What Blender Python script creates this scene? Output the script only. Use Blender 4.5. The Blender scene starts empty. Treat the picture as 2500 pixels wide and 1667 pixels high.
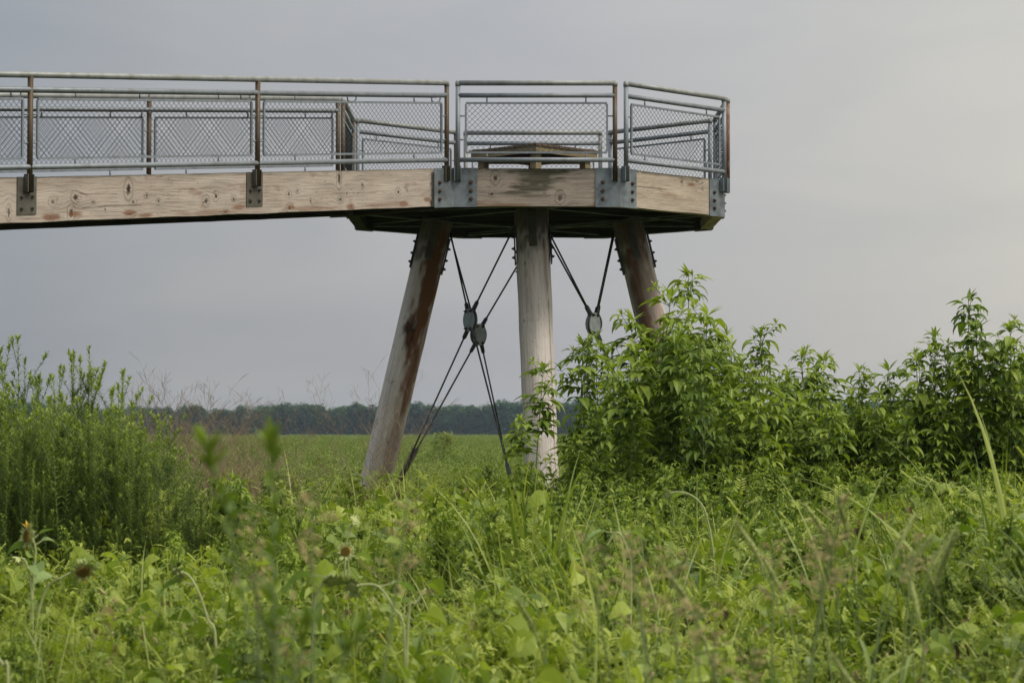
import bpy, math, random
import numpy as np
from mathutils import Vector, Matrix
R = math.radians
rnd = random.Random(7)

# ------------------------------------------------------------------ camera, sky, sun, exposure
scene = bpy.context.scene
FPX = 5950.0            # focal length in photograph pixels (2500 wide)
HORIZ = 1058.0          # photograph row of the horizon
EYE = 1.75
cam_d = bpy.data.cameras.new("camera")
cam = bpy.data.objects.new("camera", cam_d)
scene.collection.objects.link(cam)
cam_d.sensor_width = 36.0
cam_d.lens = FPX / 2500.0 * 36.0
cam.location = (0, 0, EYE)
cam.rotation_euler = (R(90) + math.atan((HORIZ - 833.5) / FPX), 0, 0)
cam_d.clip_start = 0.1
cam_d.clip_end = 6000
cam_d.dof.use_dof = True
cam_d.dof.focus_distance = 31.0
cam_d.dof.aperture_fstop = 5.6
scene.camera = cam
scene.render.engine = 'CYCLES'
scene.view_settings.view_transform = 'Standard'
scene.view_settings.look = 'None'
scene.view_settings.exposure = 0.09
scene.view_settings.gamma = 1.0
scene.cycles.max_bounces = 6
scene.cycles.diffuse_bounces = 3
scene.cycles.transmission_bounces = 3
scene.cycles.volume_bounces = 0

SUN_EL, SUN_AZ = R(48), R(118)     # azimuth clockwise from the view direction (+Y): right, a little behind the camera
world = bpy.data.worlds.new("World")
scene.world = world
world.use_nodes = True
wt = world.node_tree
for n in list(wt.nodes): wt.nodes.remove(n)
def wn(t, **k):
    n = wt.nodes.new(t)
    for a, b in k.items(): setattr(n, a, b)
    return n
w_out = wn('ShaderNodeOutputWorld'); w_bg = wn('ShaderNodeBackground')
tc = wn('ShaderNodeTexCoord'); sep = wn('ShaderNodeSeparateXYZ')
wt.links.new(tc.outputs['Generated'], sep.inputs[0])
def wramp(src, lo, hi, stops):
    mr = wn('ShaderNodeMapRange'); mr.inputs[1].default_value = lo; mr.inputs[2].default_value = hi
    wt.links.new(src, mr.inputs[0])
    cr = wn('ShaderNodeValToRGB'); cr.color_ramp.interpolation = 'LINEAR'
    while len(cr.color_ramp.elements) < len(stops): cr.color_ramp.elements.new(.5)
    for e, (p, c) in zip(cr.color_ramp.elements, stops): e.position = p; e.color = (*c, 1)
    wt.links.new(mr.outputs[0], cr.inputs[0]); return cr.outputs[0]
# overcast veil: greyer and bluer to the left, warmer towards the hidden sun on the right, brighter towards the zenith
c_lr = wramp(sep.outputs[0], -0.30, 0.30, [(0, (.315, .345, .39)), (.167, (.338, .363, .398)), (.28, (.41, .42, .437)), (.5, (.462, .468, .492)), (.833, (.595, .587, .552)), (1, (.66, .64, .59))])
c_up = wramp(sep.outputs[2], 0.0, 1.0, [(0, (.86, .855, .85)), (.03, (.885, .872, .865)), (.07, (.94, .932, .92)), (.17, (1.0, 1.0, 1.0)), (.5, (1.9, 1.87, 1.72)), (1, (3.0, 2.95, 2.65))])
mul = wn('ShaderNodeMix', data_type='RGBA', blend_type='MULTIPLY'); mul.inputs[0].default_value = 1
wt.links.new(c_lr, mul.inputs[6]); wt.links.new(c_up, mul.inputs[7])
mp = wn('ShaderNodeMapping'); mp.inputs['Scale'].default_value = (3.2, 3.2, 11)
nz = wn('ShaderNodeTexNoise'); nz.inputs['Scale'].default_value = 2.3; nz.inputs['Detail'].default_value = 5; nz.inputs['Distortion'].default_value = .6
wt.links.new(tc.outputs['Generated'], mp.inputs[0]); wt.links.new(mp.outputs[0], nz.inputs['Vector'])
cl = wramp(nz.outputs[0], .3, .75, [(0, (.93, .94, .955)), (.45, (.985, .985, .985)), (1, (1.07, 1.05, 1.03))])
mul2 = wn('ShaderNodeMix', data_type='RGBA', blend_type='MULTIPLY'); mul2.inputs[0].default_value = 1
wt.links.new(mul.outputs[2], mul2.inputs[6]); wt.links.new(cl, mul2.inputs[7])
sky = wn('ShaderNodeTexSky', sky_type='NISHITA'); sky.sun_disc = False
sky.sun_elevation = SUN_EL; sky.sun_rotation = SUN_AZ; sky.dust_density = 4
sk = wn('ShaderNodeMix', data_type='RGBA', blend_type='MULTIPLY'); sk.inputs[0].default_value = 1
sk.inputs[7].default_value = (.08, .08, .08, 1)
wt.links.new(sky.outputs[0], sk.inputs[6])
mixs = wn('ShaderNodeMix', data_type='RGBA'); mixs.inputs[0].default_value = 0.94
wt.links.new(sk.outputs[2], mixs.inputs[6]); wt.links.new(mul2.outputs[2], mixs.inputs[7])
wt.links.new(mixs.outputs[2], w_bg.inputs[0]); w_bg.inputs[1].default_value = 1.0
wt.links.new(w_bg.outputs[0], w_out.inputs[0])

sun_d = bpy.data.lights.new("sun", 'SUN'); sun_d.energy = 2.1; sun_d.angle = R(14); sun_d.color = (1, .93, .80)
sun = bpy.data.objects.new("sun", sun_d); scene.collection.objects.link(sun)
sd = Vector((math.sin(SUN_AZ) * math.cos(SUN_EL), math.cos(SUN_AZ) * math.cos(SUN_EL), math.sin(SUN_EL)))
sun.rotation_euler = sd.to_track_quat('Z', 'Y').to_euler()

# ------------------------------------------------------------------ helpers
def P(px, py, z):
    """a point seen at photograph pixel (px,py), standing z metres away"""
    return Vector(((px - 1250) * z / FPX, z, EYE + (HORIZ - py) * z / FPX))

class MB:
    def __init__(s): s.v = []; s.f = []; s.t = []; s.tint = []; s.w = None
    def add(s, vs, fs, tint=.5):
        o = len(s.v); s.v.extend([tuple(q) for q in vs]); s.tint.extend([tint] * len(vs))
        s.f.extend([tuple(i + o for i in f) for f in fs])
    def box(s, c, ax, ay, az):      # centre and three half-axes
        c, ax, ay, az = Vector(c), Vector(ax), Vector(ay), Vector(az)
        vs = [c + ax * i + ay * j + az * k for i in (-1, 1) for j in (-1, 1) for k in (-1, 1)]
        s.add(vs, [(0, 1, 3, 2), (4, 6, 7, 5), (0, 4, 5, 1), (2, 3, 7, 6), (0, 2, 6, 4), (1, 5, 7, 3)])
    def prism(s, base, top):
        n = len(base); vs = list(base) + list(top)
        fs = [tuple(reversed(range(n))), tuple(range(n, 2 * n))] + [(i, (i + 1) % n, n + (i + 1) % n, n + i) for i in range(n)]
        s.add(vs, fs)
    def tube(s, pts, r, n=8, cap=True, tint=.5):
        pts = [Vector(p) for p in pts]
        rs = r if isinstance(r, (list, tuple)) else [r] * len(pts)
        vs = []; ref = None
        for i, p in enumerate(pts):
            d = (pts[min(i + 1, len(pts) - 1)] - pts[max(i - 1, 0)]).normalized()
            if ref is None:
                ref = Vector((0, 0, 1)) if abs(d.z) < .9 else Vector((0, 1, 0))
            a = d.cross(ref).normalized(); b = d.cross(a).normalized(); ref = -(b.cross(d).cross(d)) if False else ref
            for k in range(n):
                t = 2 * math.pi * (k + .5) / n
                vs.append(p + (a * math.cos(t) + b * math.sin(t)) * rs[i])
        fs = [(i * n + k, i * n + (k + 1) % n, (i + 1) * n + (k + 1) % n, (i + 1) * n + k) for i in range(len(pts) - 1) for k in range(n)]
        if cap: fs += [tuple(reversed(range(n))), tuple(range((len(pts) - 1) * n, len(pts) * n))]
        s.add(vs, fs, tint)
    def mesh(s, name, mat, off=(0, 0, 0), smooth=False):
        me = bpy.data.meshes.new(name)
        me.from_pydata([(x - off[0], y - off[1], z - off[2]) for x, y, z in s.v], [], s.f)
        a = me.attributes.new('tint', 'FLOAT', 'POINT'); a.data.foreach_set('value', s.tint)
        if s.w is not None:
            a = me.attributes.new('wuv', 'FLOAT_VECTOR', 'POINT'); a.data.foreach_set('vector', np.asarray(s.w, dtype=np.float32).ravel())
        if smooth: me.polygons.foreach_set('use_smooth', [True] * len(me.polygons))
        me.materials.append(mat)
        return me

def part(name, mb, mat, parent, smooth=False):
    root = parent
    while root.parent: root = root.parent
    o = bpy.data.objects.new(name, mb.mesh(name, mat, root.location, smooth))
    scene.collection.objects.link(o); o.parent = parent
    return o
def thing(name, label, cat, loc, group=None):
    o = bpy.data.objects.new(name, None); scene.collection.objects.link(o); o.location = loc
    o['label'] = label; o['category'] = cat
    if group: o['group'] = group
    return o
def clone(root, loc, rotz, sc, label, group):
    c = root.copy(); scene.collection.objects.link(c); c.location = loc; c.rotation_euler = (0, 0, rotz); c.scale = (sc, sc, sc)
    c['label'] = label; c['group'] = group
    for ch in root.children:
        d = ch.copy(); scene.collection.objects.link(d); d.parent = c
        for g in ch.children:
            e = g.copy(); scene.collection.objects.link(e); e.parent = d
    return c

# ------------------------------------------------------------------ node materials
class NT:
    def __init__(s, name):
        s.m = bpy.data.materials.new(name); s.m.use_nodes = True; s.t = s.m.node_tree
        s.b = s.t.nodes['Principled BSDF']; s.out = s.t.nodes['Material Output']
    def n(s, t, **k):
        x = s.t.nodes.new(t)
        for a, b in k.items(): setattr(x, a, b)
        return x
    def l(s, a, b): s.t.links.new(a, b)
    def put(s, sock, v):
        if isinstance(v, bpy.types.NodeSocket): s.l(v, sock)
        else: sock.default_value = v if not (isinstance(v, tuple) and len(v) == 3 and sock.type == 'RGBA') else (*v, 1)
    def math(s, op, a, b=0., c=0., clamp=False):
        x = s.n('ShaderNodeMath', operation=op, use_clamp=clamp); s.put(x.inputs[0], a); s.put(x.inputs[1], b); s.put(x.inputs[2], c); return x.outputs[0]
    def mix(s, f, a, b, mode='MIX'):
        x = s.n('ShaderNodeMix', data_type='RGBA', blend_type=mode); s.put(x.inputs[0], f); s.put(x.inputs[6], a); s.put(x.inputs[7], b); return x.outputs[2]
    def rng(s, v, a, b, c=0., d=1.):
        x = s.n('ShaderNodeMapRange'); s.put(x.inputs[0], v)
        for i, q in enumerate((a, b, c, d)): x.inputs[i + 1].default_value = q
        return x.outputs[0]
    def noise(s, vec, scale, detail=3, rough=.5, sc=(1, 1, 1), w=None):
        mp = s.n('ShaderNodeMapping'); mp.inputs['Scale'].default_value = sc; s.l(vec, mp.inputs[0])
        x = s.n('ShaderNodeTexNoise'); x.inputs['Scale'].default_value = scale; x.inputs['Detail'].default_value = detail; x.inputs['Roughness'].default_value = rough
        s.l(mp.outputs[0], x.inputs['Vector']); return x.outputs[0]
    def attr(s, nm, out=2):
        x = s.n('ShaderNodeAttribute', attribute_name=nm); return x.outputs[out]
    def obj(s): return s.n('ShaderNodeTexCoord').outputs['Object']
    def geo(s): return s.n('ShaderNodeNewGeometry').outputs['Position']
    def bump(s, h, st=.3, d=.01):
        x = s.n('ShaderNodeBump'); x.inputs['Strength'].default_value = st; x.inputs['Distance'].default_value = d
        s.l(h, x.inputs['Height']); s.l(x.outputs[0], s.b.inputs['Normal'])
    def fin(s, col, rough=.7, metal=0., spec=.3):
        s.put(s.b.inputs['Base Color'], col); s.put(s.b.inputs['Roughness'], rough); s.put(s.b.inputs['Metallic'], metal)
        s.b.inputs['Specular IOR Level'].default_value = spec
        return s.m

def wood_mat(name, pale, mid, dark, red, green=0.0):
    """weathered softwood: 'wuv' = (along, warped height, depth); 'knot' darkness; 'stain' dark stain; 'moss' green stain"""
    t = NT(name); w = t.attr('wuv', 1)
    g1 = t.noise(w, 1.0, 4, .6, (1.6, 42, 6)); g2 = t.noise(w, 1.0, 3, .6, (5, 110, 20)); big = t.noise(w, 1.0, 3, .55, (1.1, 6, 3))
    lines = t.n('ShaderNodeTexWave', wave_type='BANDS', bands_direction='Y'); mp = t.n('ShaderNodeMapping'); mp.inputs['Scale'].default_value = (.9, 15, 1)
    t.l(w, mp.inputs[0]); t.l(mp.outputs[0], lines.inputs['Vector']); lines.inputs['Scale'].default_value = 1.4; lines.inputs['Distortion'].default_value = 6; lines.inputs['Detail'].default_value = 2; lines.inputs['Detail Scale'].default_value = .6
    c = t.mix(t.rng(big, .35, .68), pale, mid)
    c = t.mix(t.rng(g1, .5, .7, 0, .6), c, dark)
    c = t.mix(t.rng(lines.outputs['Fac'], .72, 1.0, 0, .32), c, dark)
    c = t.mix(t.rng(g2, .55, .8, 0, .35), c, dark)
    blot = t.noise(w, 1.0, 3, .6, (3.0, 5.5, 2))
    c = t.mix(t.rng(blot, .58, .76, 0, .7), c, red)
    gp = t.noise(w, 1.0, 4, .65, (2.2, 9, 2)); c = t.mix(t.rng(gp, .55, .75, 0, .55), c, tuple((mid[0] + mid[1] + mid[2]) / 3 * q for q in (.82, .80, .76)))
    cr_ = t.noise(w, 1.0, 2, .5, (1.3, 30, 2)); c = t.mix(t.math('MULTIPLY', t.rng(cr_, .495, .5, 0, 1), t.rng(cr_, .5, .505, 1, 0)), c, (.05, .035, .028))
    c = t.mix(t.attr('knot'), c, (.035, .022, .016))
    c = t.mix(t.attr('stain'), c, (.022, .013, .008))
    c = t.mix(t.attr('rust'), c, (.17, .078, .042))
    mo = t.math('MULTIPLY', t.attr('moss'), t.rng(g1, .3, .6, .7, 1.0))
    c = t.mix(mo, c, (.032, .036, .016))
    t.bump(t.math('SUBTRACT', t.math('ADD', g1, t.math('MULTIPLY', lines.outputs['Fac'], -.35)), t.attr('knot')), .5, .01)
    return t.fin(c, .85, 0, .15)

def steel_mat(name, col, dirt, amount=.4, streak=(8, 8, 1.2), rough=.55, metal=.35, spots=True):
    t = NT(name); p = t.geo()
    n1 = t.noise(p, 1.0, 4, .6, streak); n2 = t.noise(p, 14, 3, .6); n3 = t.noise(p, 70, 2, .5)
    c = t.mix(t.rng(n2, .35, .7, 0, .5), col, tuple(q * 1.45 for q in col))
    c = t.mix(t.rng(n1, .62 - amount * .45, .78 - amount * .3), c, dirt)
    if spots: c = t.mix(t.rng(n3, .68, .76, 0, .6), c, (.5, .5, .46))
    t.bump(n3, .15, .003)
    return t.fin(c, rough, metal, .4)

M_wood = wood_mat('weathered_fir', (.50, .44, .395), (.37, .315, .275), (.15, .10, .078), (.19, .10, .07))
M_wood_front = wood_mat('weathered_grey_fir', (.42, .36, .315), (.28, .235, .205), (.10, .078, .065), (.17, .09, .065))
M_wood_cream = wood_mat('weathered_cream_fir', (.52, .445, .37), (.38, .32, .265), (.15, .11, .085), (.22, .13, .09))
M_wood_dark = wood_mat('shade_darkened_timber', (.045, .04, .030), (.034, .03, .022), (.018, .015, .011), (.02, .016, .012))  # underside and far timbers: their shade is put into the wood colour
M_leg = wood_mat('grey_pole_wood', (.68, .63, .61), (.55, .50, .48), (.29, .25, .23), (.46, .34, .28))
M_bench = wood_mat('lichen_bench_timber', (.26, .22, .13), (.17, .13, .08), (.07, .05, .03), (.10, .06, .035))
M_bench_top = wood_mat('brown_bench_boards', (.13, .085, .06), (.10, .065, .045), (.05, .03, .02), (.07, .04, .03))
M_galv = steel_mat('galvanised_pipe', (.19, .213, .245), (.155, .168, .18), .25)
M_galvtop = steel_mat('galvanised_top_rail', (.235, .248, .256), (.19, .195, .185), .4)
M_brown = steel_mat('brown_stained_pipe', (.12, .11, .095), (.085, .058, .036), .95, (3, 3, 2))
M_plate = steel_mat('galvanised_plate', (.17, .20, .225), (.10, .115, .13), .45, (5, 5, 5), .5, .3, False)
M_plate_dark = steel_mat('brown_grey_plate', (.095, .092, .078), (.07, .062, .05), .5, (6, 6, 6), .6, .2, False)
M_bolt = steel_mat('rusty_bolt', (.07, .062, .055), (.09, .045, .025), .6, (30, 30, 30), .6, .3, False)
M_rust = steel_mat('rusted_post', (.30, .26, .22), (.14, .06, .034), .95, (14, 14, 5), .75, .0, False)
M_rod = steel_mat('dark_brace_rod', (.060, .068, .070), (.035, .035, .032), .4, (6, 6, 3), .5, .4, False)
M_disk = steel_mat('brace_hub_plate', (.23, .26, .285), (.17, .195, .215), .4, (9, 9, 9), .5, .3, False)
M_diskl = steel_mat('pale_brace_hub_plate', (.42, .46, .48), (.33, .37, .39), .4, (9, 9, 9), .5, .3, False)
M_wire = steel_mat('mesh_wire', (.05, .058, .062), (.04, .042, .04), .3, rough=.5, metal=.3, spots=False)

# ------------------------------------------------------------------ the observation platform
TOP, MID, PT, PB, LOW, BT, SB, BB = 4.342, 4.188, 4.092, 3.476, 3.386, 3.283, 3.126, 2.817   # heights above the eye
Z = lambda h: h + EYE
SLOPE = .0975
Cc = Vector((-.753, 30.10)); W = 2.112; K = 1.45
OCT = [Cc, Cc + Vector((W, 0)), Cc + Vector((W + K, K)), Cc + Vector((W + K, K + W)), Cc + Vector((W, 2 * K + W)),
       Cc + Vector((0, 2 * K + W)), Cc + Vector((-K, K + W)), Cc + Vector((-K, K))]      # post line, counter-clockwise from above
CEN = Cc + Vector((W / 2, K + W / 2))
def inset(poly, d):
    out = []; n = len(poly)
    for i in range(n):
        a, b, c = poly[i - 1], poly[i], poly[(i + 1) % n]
        d1 = (b - a).normalized(); d2 = (c - b).normalized()
        n1 = Vector((-d1.y, d1.x)); n2 = Vector((-d2.y, d2.x))
        k = (n1 + n2).normalized(); out.append(b + k * (d / k.dot(n1)))
    return out
O1 = inset(OCT, .055); O2 = inset(OCT, .205)
V3 = lambda p, h: Vector((p[0], p[1], Z(h)))

def vnoise(x, y, sc, seed):     # cheap value noise
    g = np.random.default_rng(seed).random((64, 64)); u = (x / sc) % 63; v = (y / sc) % 63; i = u.astype(int); j = v.astype(int); fu = u - i; fv = v - j
    fu = fu * fu * (3 - 2 * fu); fv = fv * fv * (3 - 2 * fv)
    return g[i, j] * (1 - fu) * (1 - fv) + g[i + 1, j] * fu * (1 - fv) + g[i, j + 1] * (1 - fu) * fv + g[i + 1, j + 1] * fu * fv
def knotty(me, knots, stains_shade=(), moss=(), rust=()):
    """knot warp and darkness, stains: stored on the dense mesh of a timber face"""
    n = len(me.vertices); w = np.empty(n * 3, np.float32); me.attributes['wuv'].data.foreach_get('vector', w); w = w.reshape(-1, 3)
    s, v = w[:, 0].copy(), w[:, 1].copy(); warp = v.copy(); kd = np.zeros(n)
    for (s0, v0, r, e, dk) in knots:
        r *= 1.3
        dx = (s - s0) / r; dy = (v - v0) / (r * e); d = np.sqrt(dx * dx + dy * dy)
        warp += (v - v0) * 1.0 * np.exp(-(d / 2.6) ** 2) * -1
        jag = .18 * np.sin(9 * np.arctan2(dy, dx) + 40 * s0)
        core = np.clip((1.0 + jag - d) / .45, 0, 1) * dk
        ring = np.clip(1 - abs(d - 1.75) / .35, 0, 1) * .45 * min(1, dk * 1.2)
        kd = np.maximum(kd, np.maximum(core, ring))
    w[:, 1] = warp; me.attributes['wuv'].data.foreach_set('vector', w.ravel())
    def blobs(lst):
        a = np.zeros(n)
        for (s0, v0, rs, rv, k) in lst:
            wob = .8 * (vnoise(s + 50, v * 3 + 9, .16, 77) - .5) + .4 * (vnoise(s * .4 + 20, v * 1.5 + 5, .03, 78) - .5)
            d = np.sqrt(((s - s0) / rs) ** 2 + ((v - v0) / rv) ** 2) + wob
            a = np.maximum(a, np.clip((1.25 - d) / .6, 0, 1) * k)
        return a
    for nm, arr in (('knot', kd), ('stain', blobs(stains_shade)), ('moss', blobs(moss)), ('rust', blobs(rust))):
        at = me.attributes.new(nm, 'FLOAT', 'POINT'); at.data.foreach_set('value', np.clip(arr, 0, 1).astype(np.float32))

def beam(name, a, b, ai, bi, hb, ht, slope, mat, parent, knots=(), moss=(), stains_shade=(), rust=(), label=None, res=.014):
    """timber with outer face a->b and inner face ai->bi (mitred ends); the outer face is a fine grid"""
    a, b, ai, bi = map(Vector, (a, b, ai, bi)); L = (b - a).length
    nu = max(2, int(L / res)); nv = max(2, int((ht - hb) / res)); m = MB(); m.w = []
    rr = random.Random(int(L * 1000) + len(knots)); wav = [(rr.uniform(1, 3), rr.uniform(0, 6)) for _ in range(3)]
    for j in range(nv + 1):
        for i in range(nu + 1):
            u = i / nu; p = a.lerp(b, u); s = u * L; h = hb + (ht - hb) * j / nv
            if j in (0, nv): h += sum(.0016 * math.sin(s * f * 3 + q) for f, q in wav)
            m.v.append((p.x, p.y, Z(h - slope * s))); m.w.append((s + rr.random() * 0, h - hb, 0)); m.tint.append(.5)
    g = lambda i, j: j * (nu + 1) + i
    for j in range(nv):
        for i in range(nu): m.f.append((g(i, j), g(i + 1, j), g(i + 1, j + 1), g(i, j + 1)))
    o = len(m.v); q = [(ai, 0, hb), (bi, 1, hb), (bi, 1, ht), (ai, 0, ht)]
    for p, u, h in q: m.v.append((p.x, p.y, Z(h - slope * u * L))); m.w.append((u * L, h - hb, .15)); m.tint.append(.5)
    m.f += [(o, o + 3, o + 2, o + 1), (g(0, 0), o, o + 1, g(nu, 0)), (g(0, nv), g(nu, nv), o + 2, o + 3), (g(0, 0), g(0, nv), o + 3, o), (g(nu, 0), o + 1, o + 2, g(nu, nv))]
    # the long edges between grid and box corners
    m.f += [tuple([g(i, 0) for i in range(nu, -1, -1)])] * 0
    ob = part(name, m, mat, parent); knotty(ob.data, knots, stains_shade, moss, rust)
    if label: ob['label'] = label
    return ob

plat = thing('observation_platform', 'octagonal raised timber platform with grey steel corner plates standing on leaning poles', 'platform', (CEN.x, CEN.y, 0))
ramp = thing('walkway_ramp', 'sloping timber walkway ramp rising from the left edge to the platform', 'walkway', (Cc.x, Cc.y, 0))

def plain(name, m, mat, parent, ax=0):
    """timber box parts without a grid: wuv from coordinates"""
    m.w = [(v[ax], v[2], v[1 - ax]) for v in m.v]; o = part(name, m, mat, parent)
    for nm in ('knot', 'stain', 'moss', 'rust'): o.data.attributes.new(nm, 'FLOAT', 'POINT')
    return o

rd = Vector((-math.cos(R(50)), -math.sin(R(50)))); rn = Vector((rd.y, -rd.x))     # along the ramp downhill; across to the far side
def rpx(px, py):      # photograph pixel on the near ramp face -> (t, height above the lower edge)
    k = (px - 1250) / FPX; t = (k * Cc.y - Cc.x) / (rd.x - k * rd.y); z = Cc.y + rd.y * t
    return t, (HORIZ - py) * z / FPX - (BB - SLOPE * t)
KN = []
for zx, zy, r, e, d in [(365, 1085, .022, .9, .7), (435, 1060, .012, 1.2, .8), (768, 955, .02, 3.0, .95), (830, 1080, .022, .8, .6), (780, 1128, .024, .8, .9),
                        (955, 1010, .011, 1.6, .9), (1240, 1066, .020, 1.1, .95), (1312, 1045, .012, 1.2, .8), (540, 1137, .009, 1.6, .9), (372, 1192, .026, .9, .85),
                        (862, 1180, .02, .9, .7), (1500, 1000, .012, 2, .8), (1502, 1150, .018, 2.2, .9), (655, 985, .008, 1, .5), (920, 1075, .01, .8, .7)]:
    t, v = rpx(600 + zx * .3061, 140 + zy * .3061); KN.append((t, v, r, e, d))
for zx, zy, r, e, d in [(478, 1247, .026, .9, .75), (678, 1208, .03, .9, .95), (640, 1345, .024, 1.8, .95), (1138, 1140, .028, 1.9, 1.), (1180, 1250, .024, .8, .7), (1400, 1242, .015, 1.1, .85),
                        (1297, 1197, .016, .8, .95), (1815, 1240, .024, 1.2, .85), (1900, 1200, .022, 1.2, .9), (2055, 1223, .016, 1.2, .85), (830, 1250, .014, .9, .8), (940, 1310, .008, 1.6, .9),
                        (95, 1345, .016, 2.5, .85), (460, 1385, .02, .8, .6), (1150, 1355, .028, .5, .7), (1740, 1078, .006, 1, .8), (1985, 1337, .03, .4, .6)]:
    t, v = rpx(zx * .2806, 140 + zy * .2806); KN.append((t, v, r, e, d))
RL = 10.2
a0 = Cc + rn * .055; ai0 = Cc + rn * .205; FI = OCT[7]
b0 = FI - rn * .055; bi0 = FI - rn * .205; st = rd * -.02
RS = O1[0] + rd * .004
beam('side_beam', a0, a0 + rd * RL, ai0, ai0 + rd * RL, BB, BT, SLOPE, M_wood, ramp, KN,
     rust=[(3.9, .03, .5, .03, .5), (1.2, .04, .4, .03, .45), (2.4, .03, .35, .03, .5)] + [(*rpx(600 + x * .3061, 140 + y * .3061), .07, .035, .75) for x, y in ((380, 1190), (865, 1185), (1285, 1165), (1480, 1130))] + [(*rpx(x * .2806, 140 + y * .2806), .10, .03, .75) for x, y in ((470, 1385), (1150, 1350), (1290, 1372), (1990, 1338), (660, 1360), (2100, 1300))], stains_shade=[(4.2, .30, .5, .003, .6), (1.7, .20, .4, .003, .5), (5.4, .14, .5, .003, .6)], moss=[(5.5, .47, 1.6, .02, .6), (2.5, .47, 2.4, .014, .5)], label='knotty pale tan beam on the near side')
# far beam: built so that its outer face looks away from the camera
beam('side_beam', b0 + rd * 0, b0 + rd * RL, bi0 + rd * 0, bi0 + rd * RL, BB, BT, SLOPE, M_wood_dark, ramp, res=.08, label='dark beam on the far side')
m = MB()
pa, pb = ai0 + rn * .003, bi0 - rn * .003
def slab(m, p0, p1, t0, t1, h0, h1):
    q = lambda p, t, h: Vector((*(p + rd * t), Z(h - SLOPE * t)))
    m.prism([q(p0, t0, h0), q(p0, t1, h0), q(p1, t1, h0), q(p1, t0, h0)], [q(p0, t0, h1), q(p0, t1, h1), q(p1, t1, h1), q(p1, t0, h1)])
for i in range(int(RL / .15)): slab(m, pa, pb, i * .15 + .004, i * .15 + .146, BT - .10, BT - .055)
plain('deck', m, M_wood_dark, ramp)
for k in range(7):
    m = MB(); slab(m, pa, pb, .3 + k * 1.45, .4 + k * 1.45, BB + .06, BT - .104); plain('joist', m, M_wood_dark, ramp)

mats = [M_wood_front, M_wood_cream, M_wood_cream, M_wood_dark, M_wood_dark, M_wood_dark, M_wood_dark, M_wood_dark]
def fk(zx, zy, r, e, d, x0=1060, c=.3062, y0=160):
    return ((x0 + zx * c - 1250) * 30.15 / FPX - O1[0].x, (HORIZ - (y0 + zy * c)) * 30.15 / FPX - BB, r, e, d)
def ek(zx, zy, r, e, d):     # on the front right face (45 degrees)
    k = (1440 + zx * .306 - 1250) / FPX; b = O1[1]; t = (k * b.y - b.x) / (.7071 * (1 - k)); z = b.y + .7071 * t
    return (t, (HORIZ - (160 + zy * .306)) * z / FPX - BB, r, e, d)
kn_front = [fk(487, 893, .026, 1.6, .9), fk(458, 1022, .02, .7, 1.), fk(1003, 1050, .028, 1.4, .8), fk(885, 955, .014, .8, .5), fk(880, 1015, .012, .9, .5), fk(630, 965, .02, .8, .5)]
kn_right = [ek(738, 925, .010, 2.0, .9), ek(508, 960, .006, 1, .8), ek(632, 1025, .006, 1.2, .9), ek(860, 925, .045, .4, .55), ek(850, 1000, .012, 1, .6), ek(905, 985, .012, 1.2, .7)]
labels = {0: 'grey beam with green stain in the middle of the front', 1: 'cream beam on the front right side'}
for i in range(8):
    a, b = O1[i], O1[(i + 1) % 8]; ai, bi = O2[i], O2[(i + 1) % 8]
    kw = {}
    if i == 0:
        kw = dict(knots=kn_front, moss=[(1.08, .47, .48, .09, .95), (1.05, .36, .28, .12, .9), (.98, .22, .30, .045, .9), (.8, .17, .2, .03, .85), (.5, .475, 1.2, .03, .6), (1.6, .475, .8, .03, .6), (1.0, .13, .2, .02, .6)],
                  stains_shade=[(.25, .235, .75, .0045, .9), (1.75, .232, .7, .0045, .9)], rust=[(.2, .03, .3, .05, .55), (.6, .01, .5, .02, .6), (1.85, .02, .15, .04, .5)])
    if i == 1: kw = dict(knots=kn_right, moss=[(.5, .47, 1.3, .035, .75), (1.3, .46, .4, .05, .4)], stains_shade=[(1.35, .26, .4, .0035, .7), (.5, .27, .4, .003, .6)], rust=[(1.35, .37, .11, .02, .8), (.9, .2, .2, .03, .4), (1.2, .16, .3, .02, .35)])
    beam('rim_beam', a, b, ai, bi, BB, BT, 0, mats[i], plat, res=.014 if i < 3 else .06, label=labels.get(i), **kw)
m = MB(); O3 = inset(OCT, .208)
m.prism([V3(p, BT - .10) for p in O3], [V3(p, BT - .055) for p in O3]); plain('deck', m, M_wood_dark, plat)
ys = [p.y for p in O3]
for k in range(7):       # joists across the octagon
    y = O3[0].y + .32 + k * (O3[4].y - O3[0].y - .64) / 6
    dx = max(0, (O3[7].y - y), (y - O3[6].y)); x0 = O3[7].x + dx + .01; x1 = O3[2].x - dx - .01
    m = MB(); m.box(((x0 + x1) / 2, y, Z((BB + .10 + BT - .104) / 2)), ((x1 - x0) / 2, 0, 0), (0, .045, 0), (0, 0, (BT - .104 - BB - .10) / 2)); plain('joist', m, M_wood_dark, plat)
for n_, (i, j) in enumerate([(0, 3), (0, 2), (1, 6), (1, 7), (2, 5), (3, 6), (4, 7), (5, 2)]):      # steel straps under the joists
    a, b = O3[i].lerp(CEN, .04), O3[j].lerp(CEN, .04); d = (b - a); L = d.length; d.normalize(); nn = Vector((-d.y, d.x)); c = (a + b) / 2
    h = BB + .09 - .011 * n_
    m = MB(); m.box((c.x, c.y, Z(h)), (d.x * L / 2, d.y * L / 2, 0), (nn.x * .022, nn.y * .022, 0), (0, 0, .004)); part('underside_brace', m, M_plate, plat)

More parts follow.
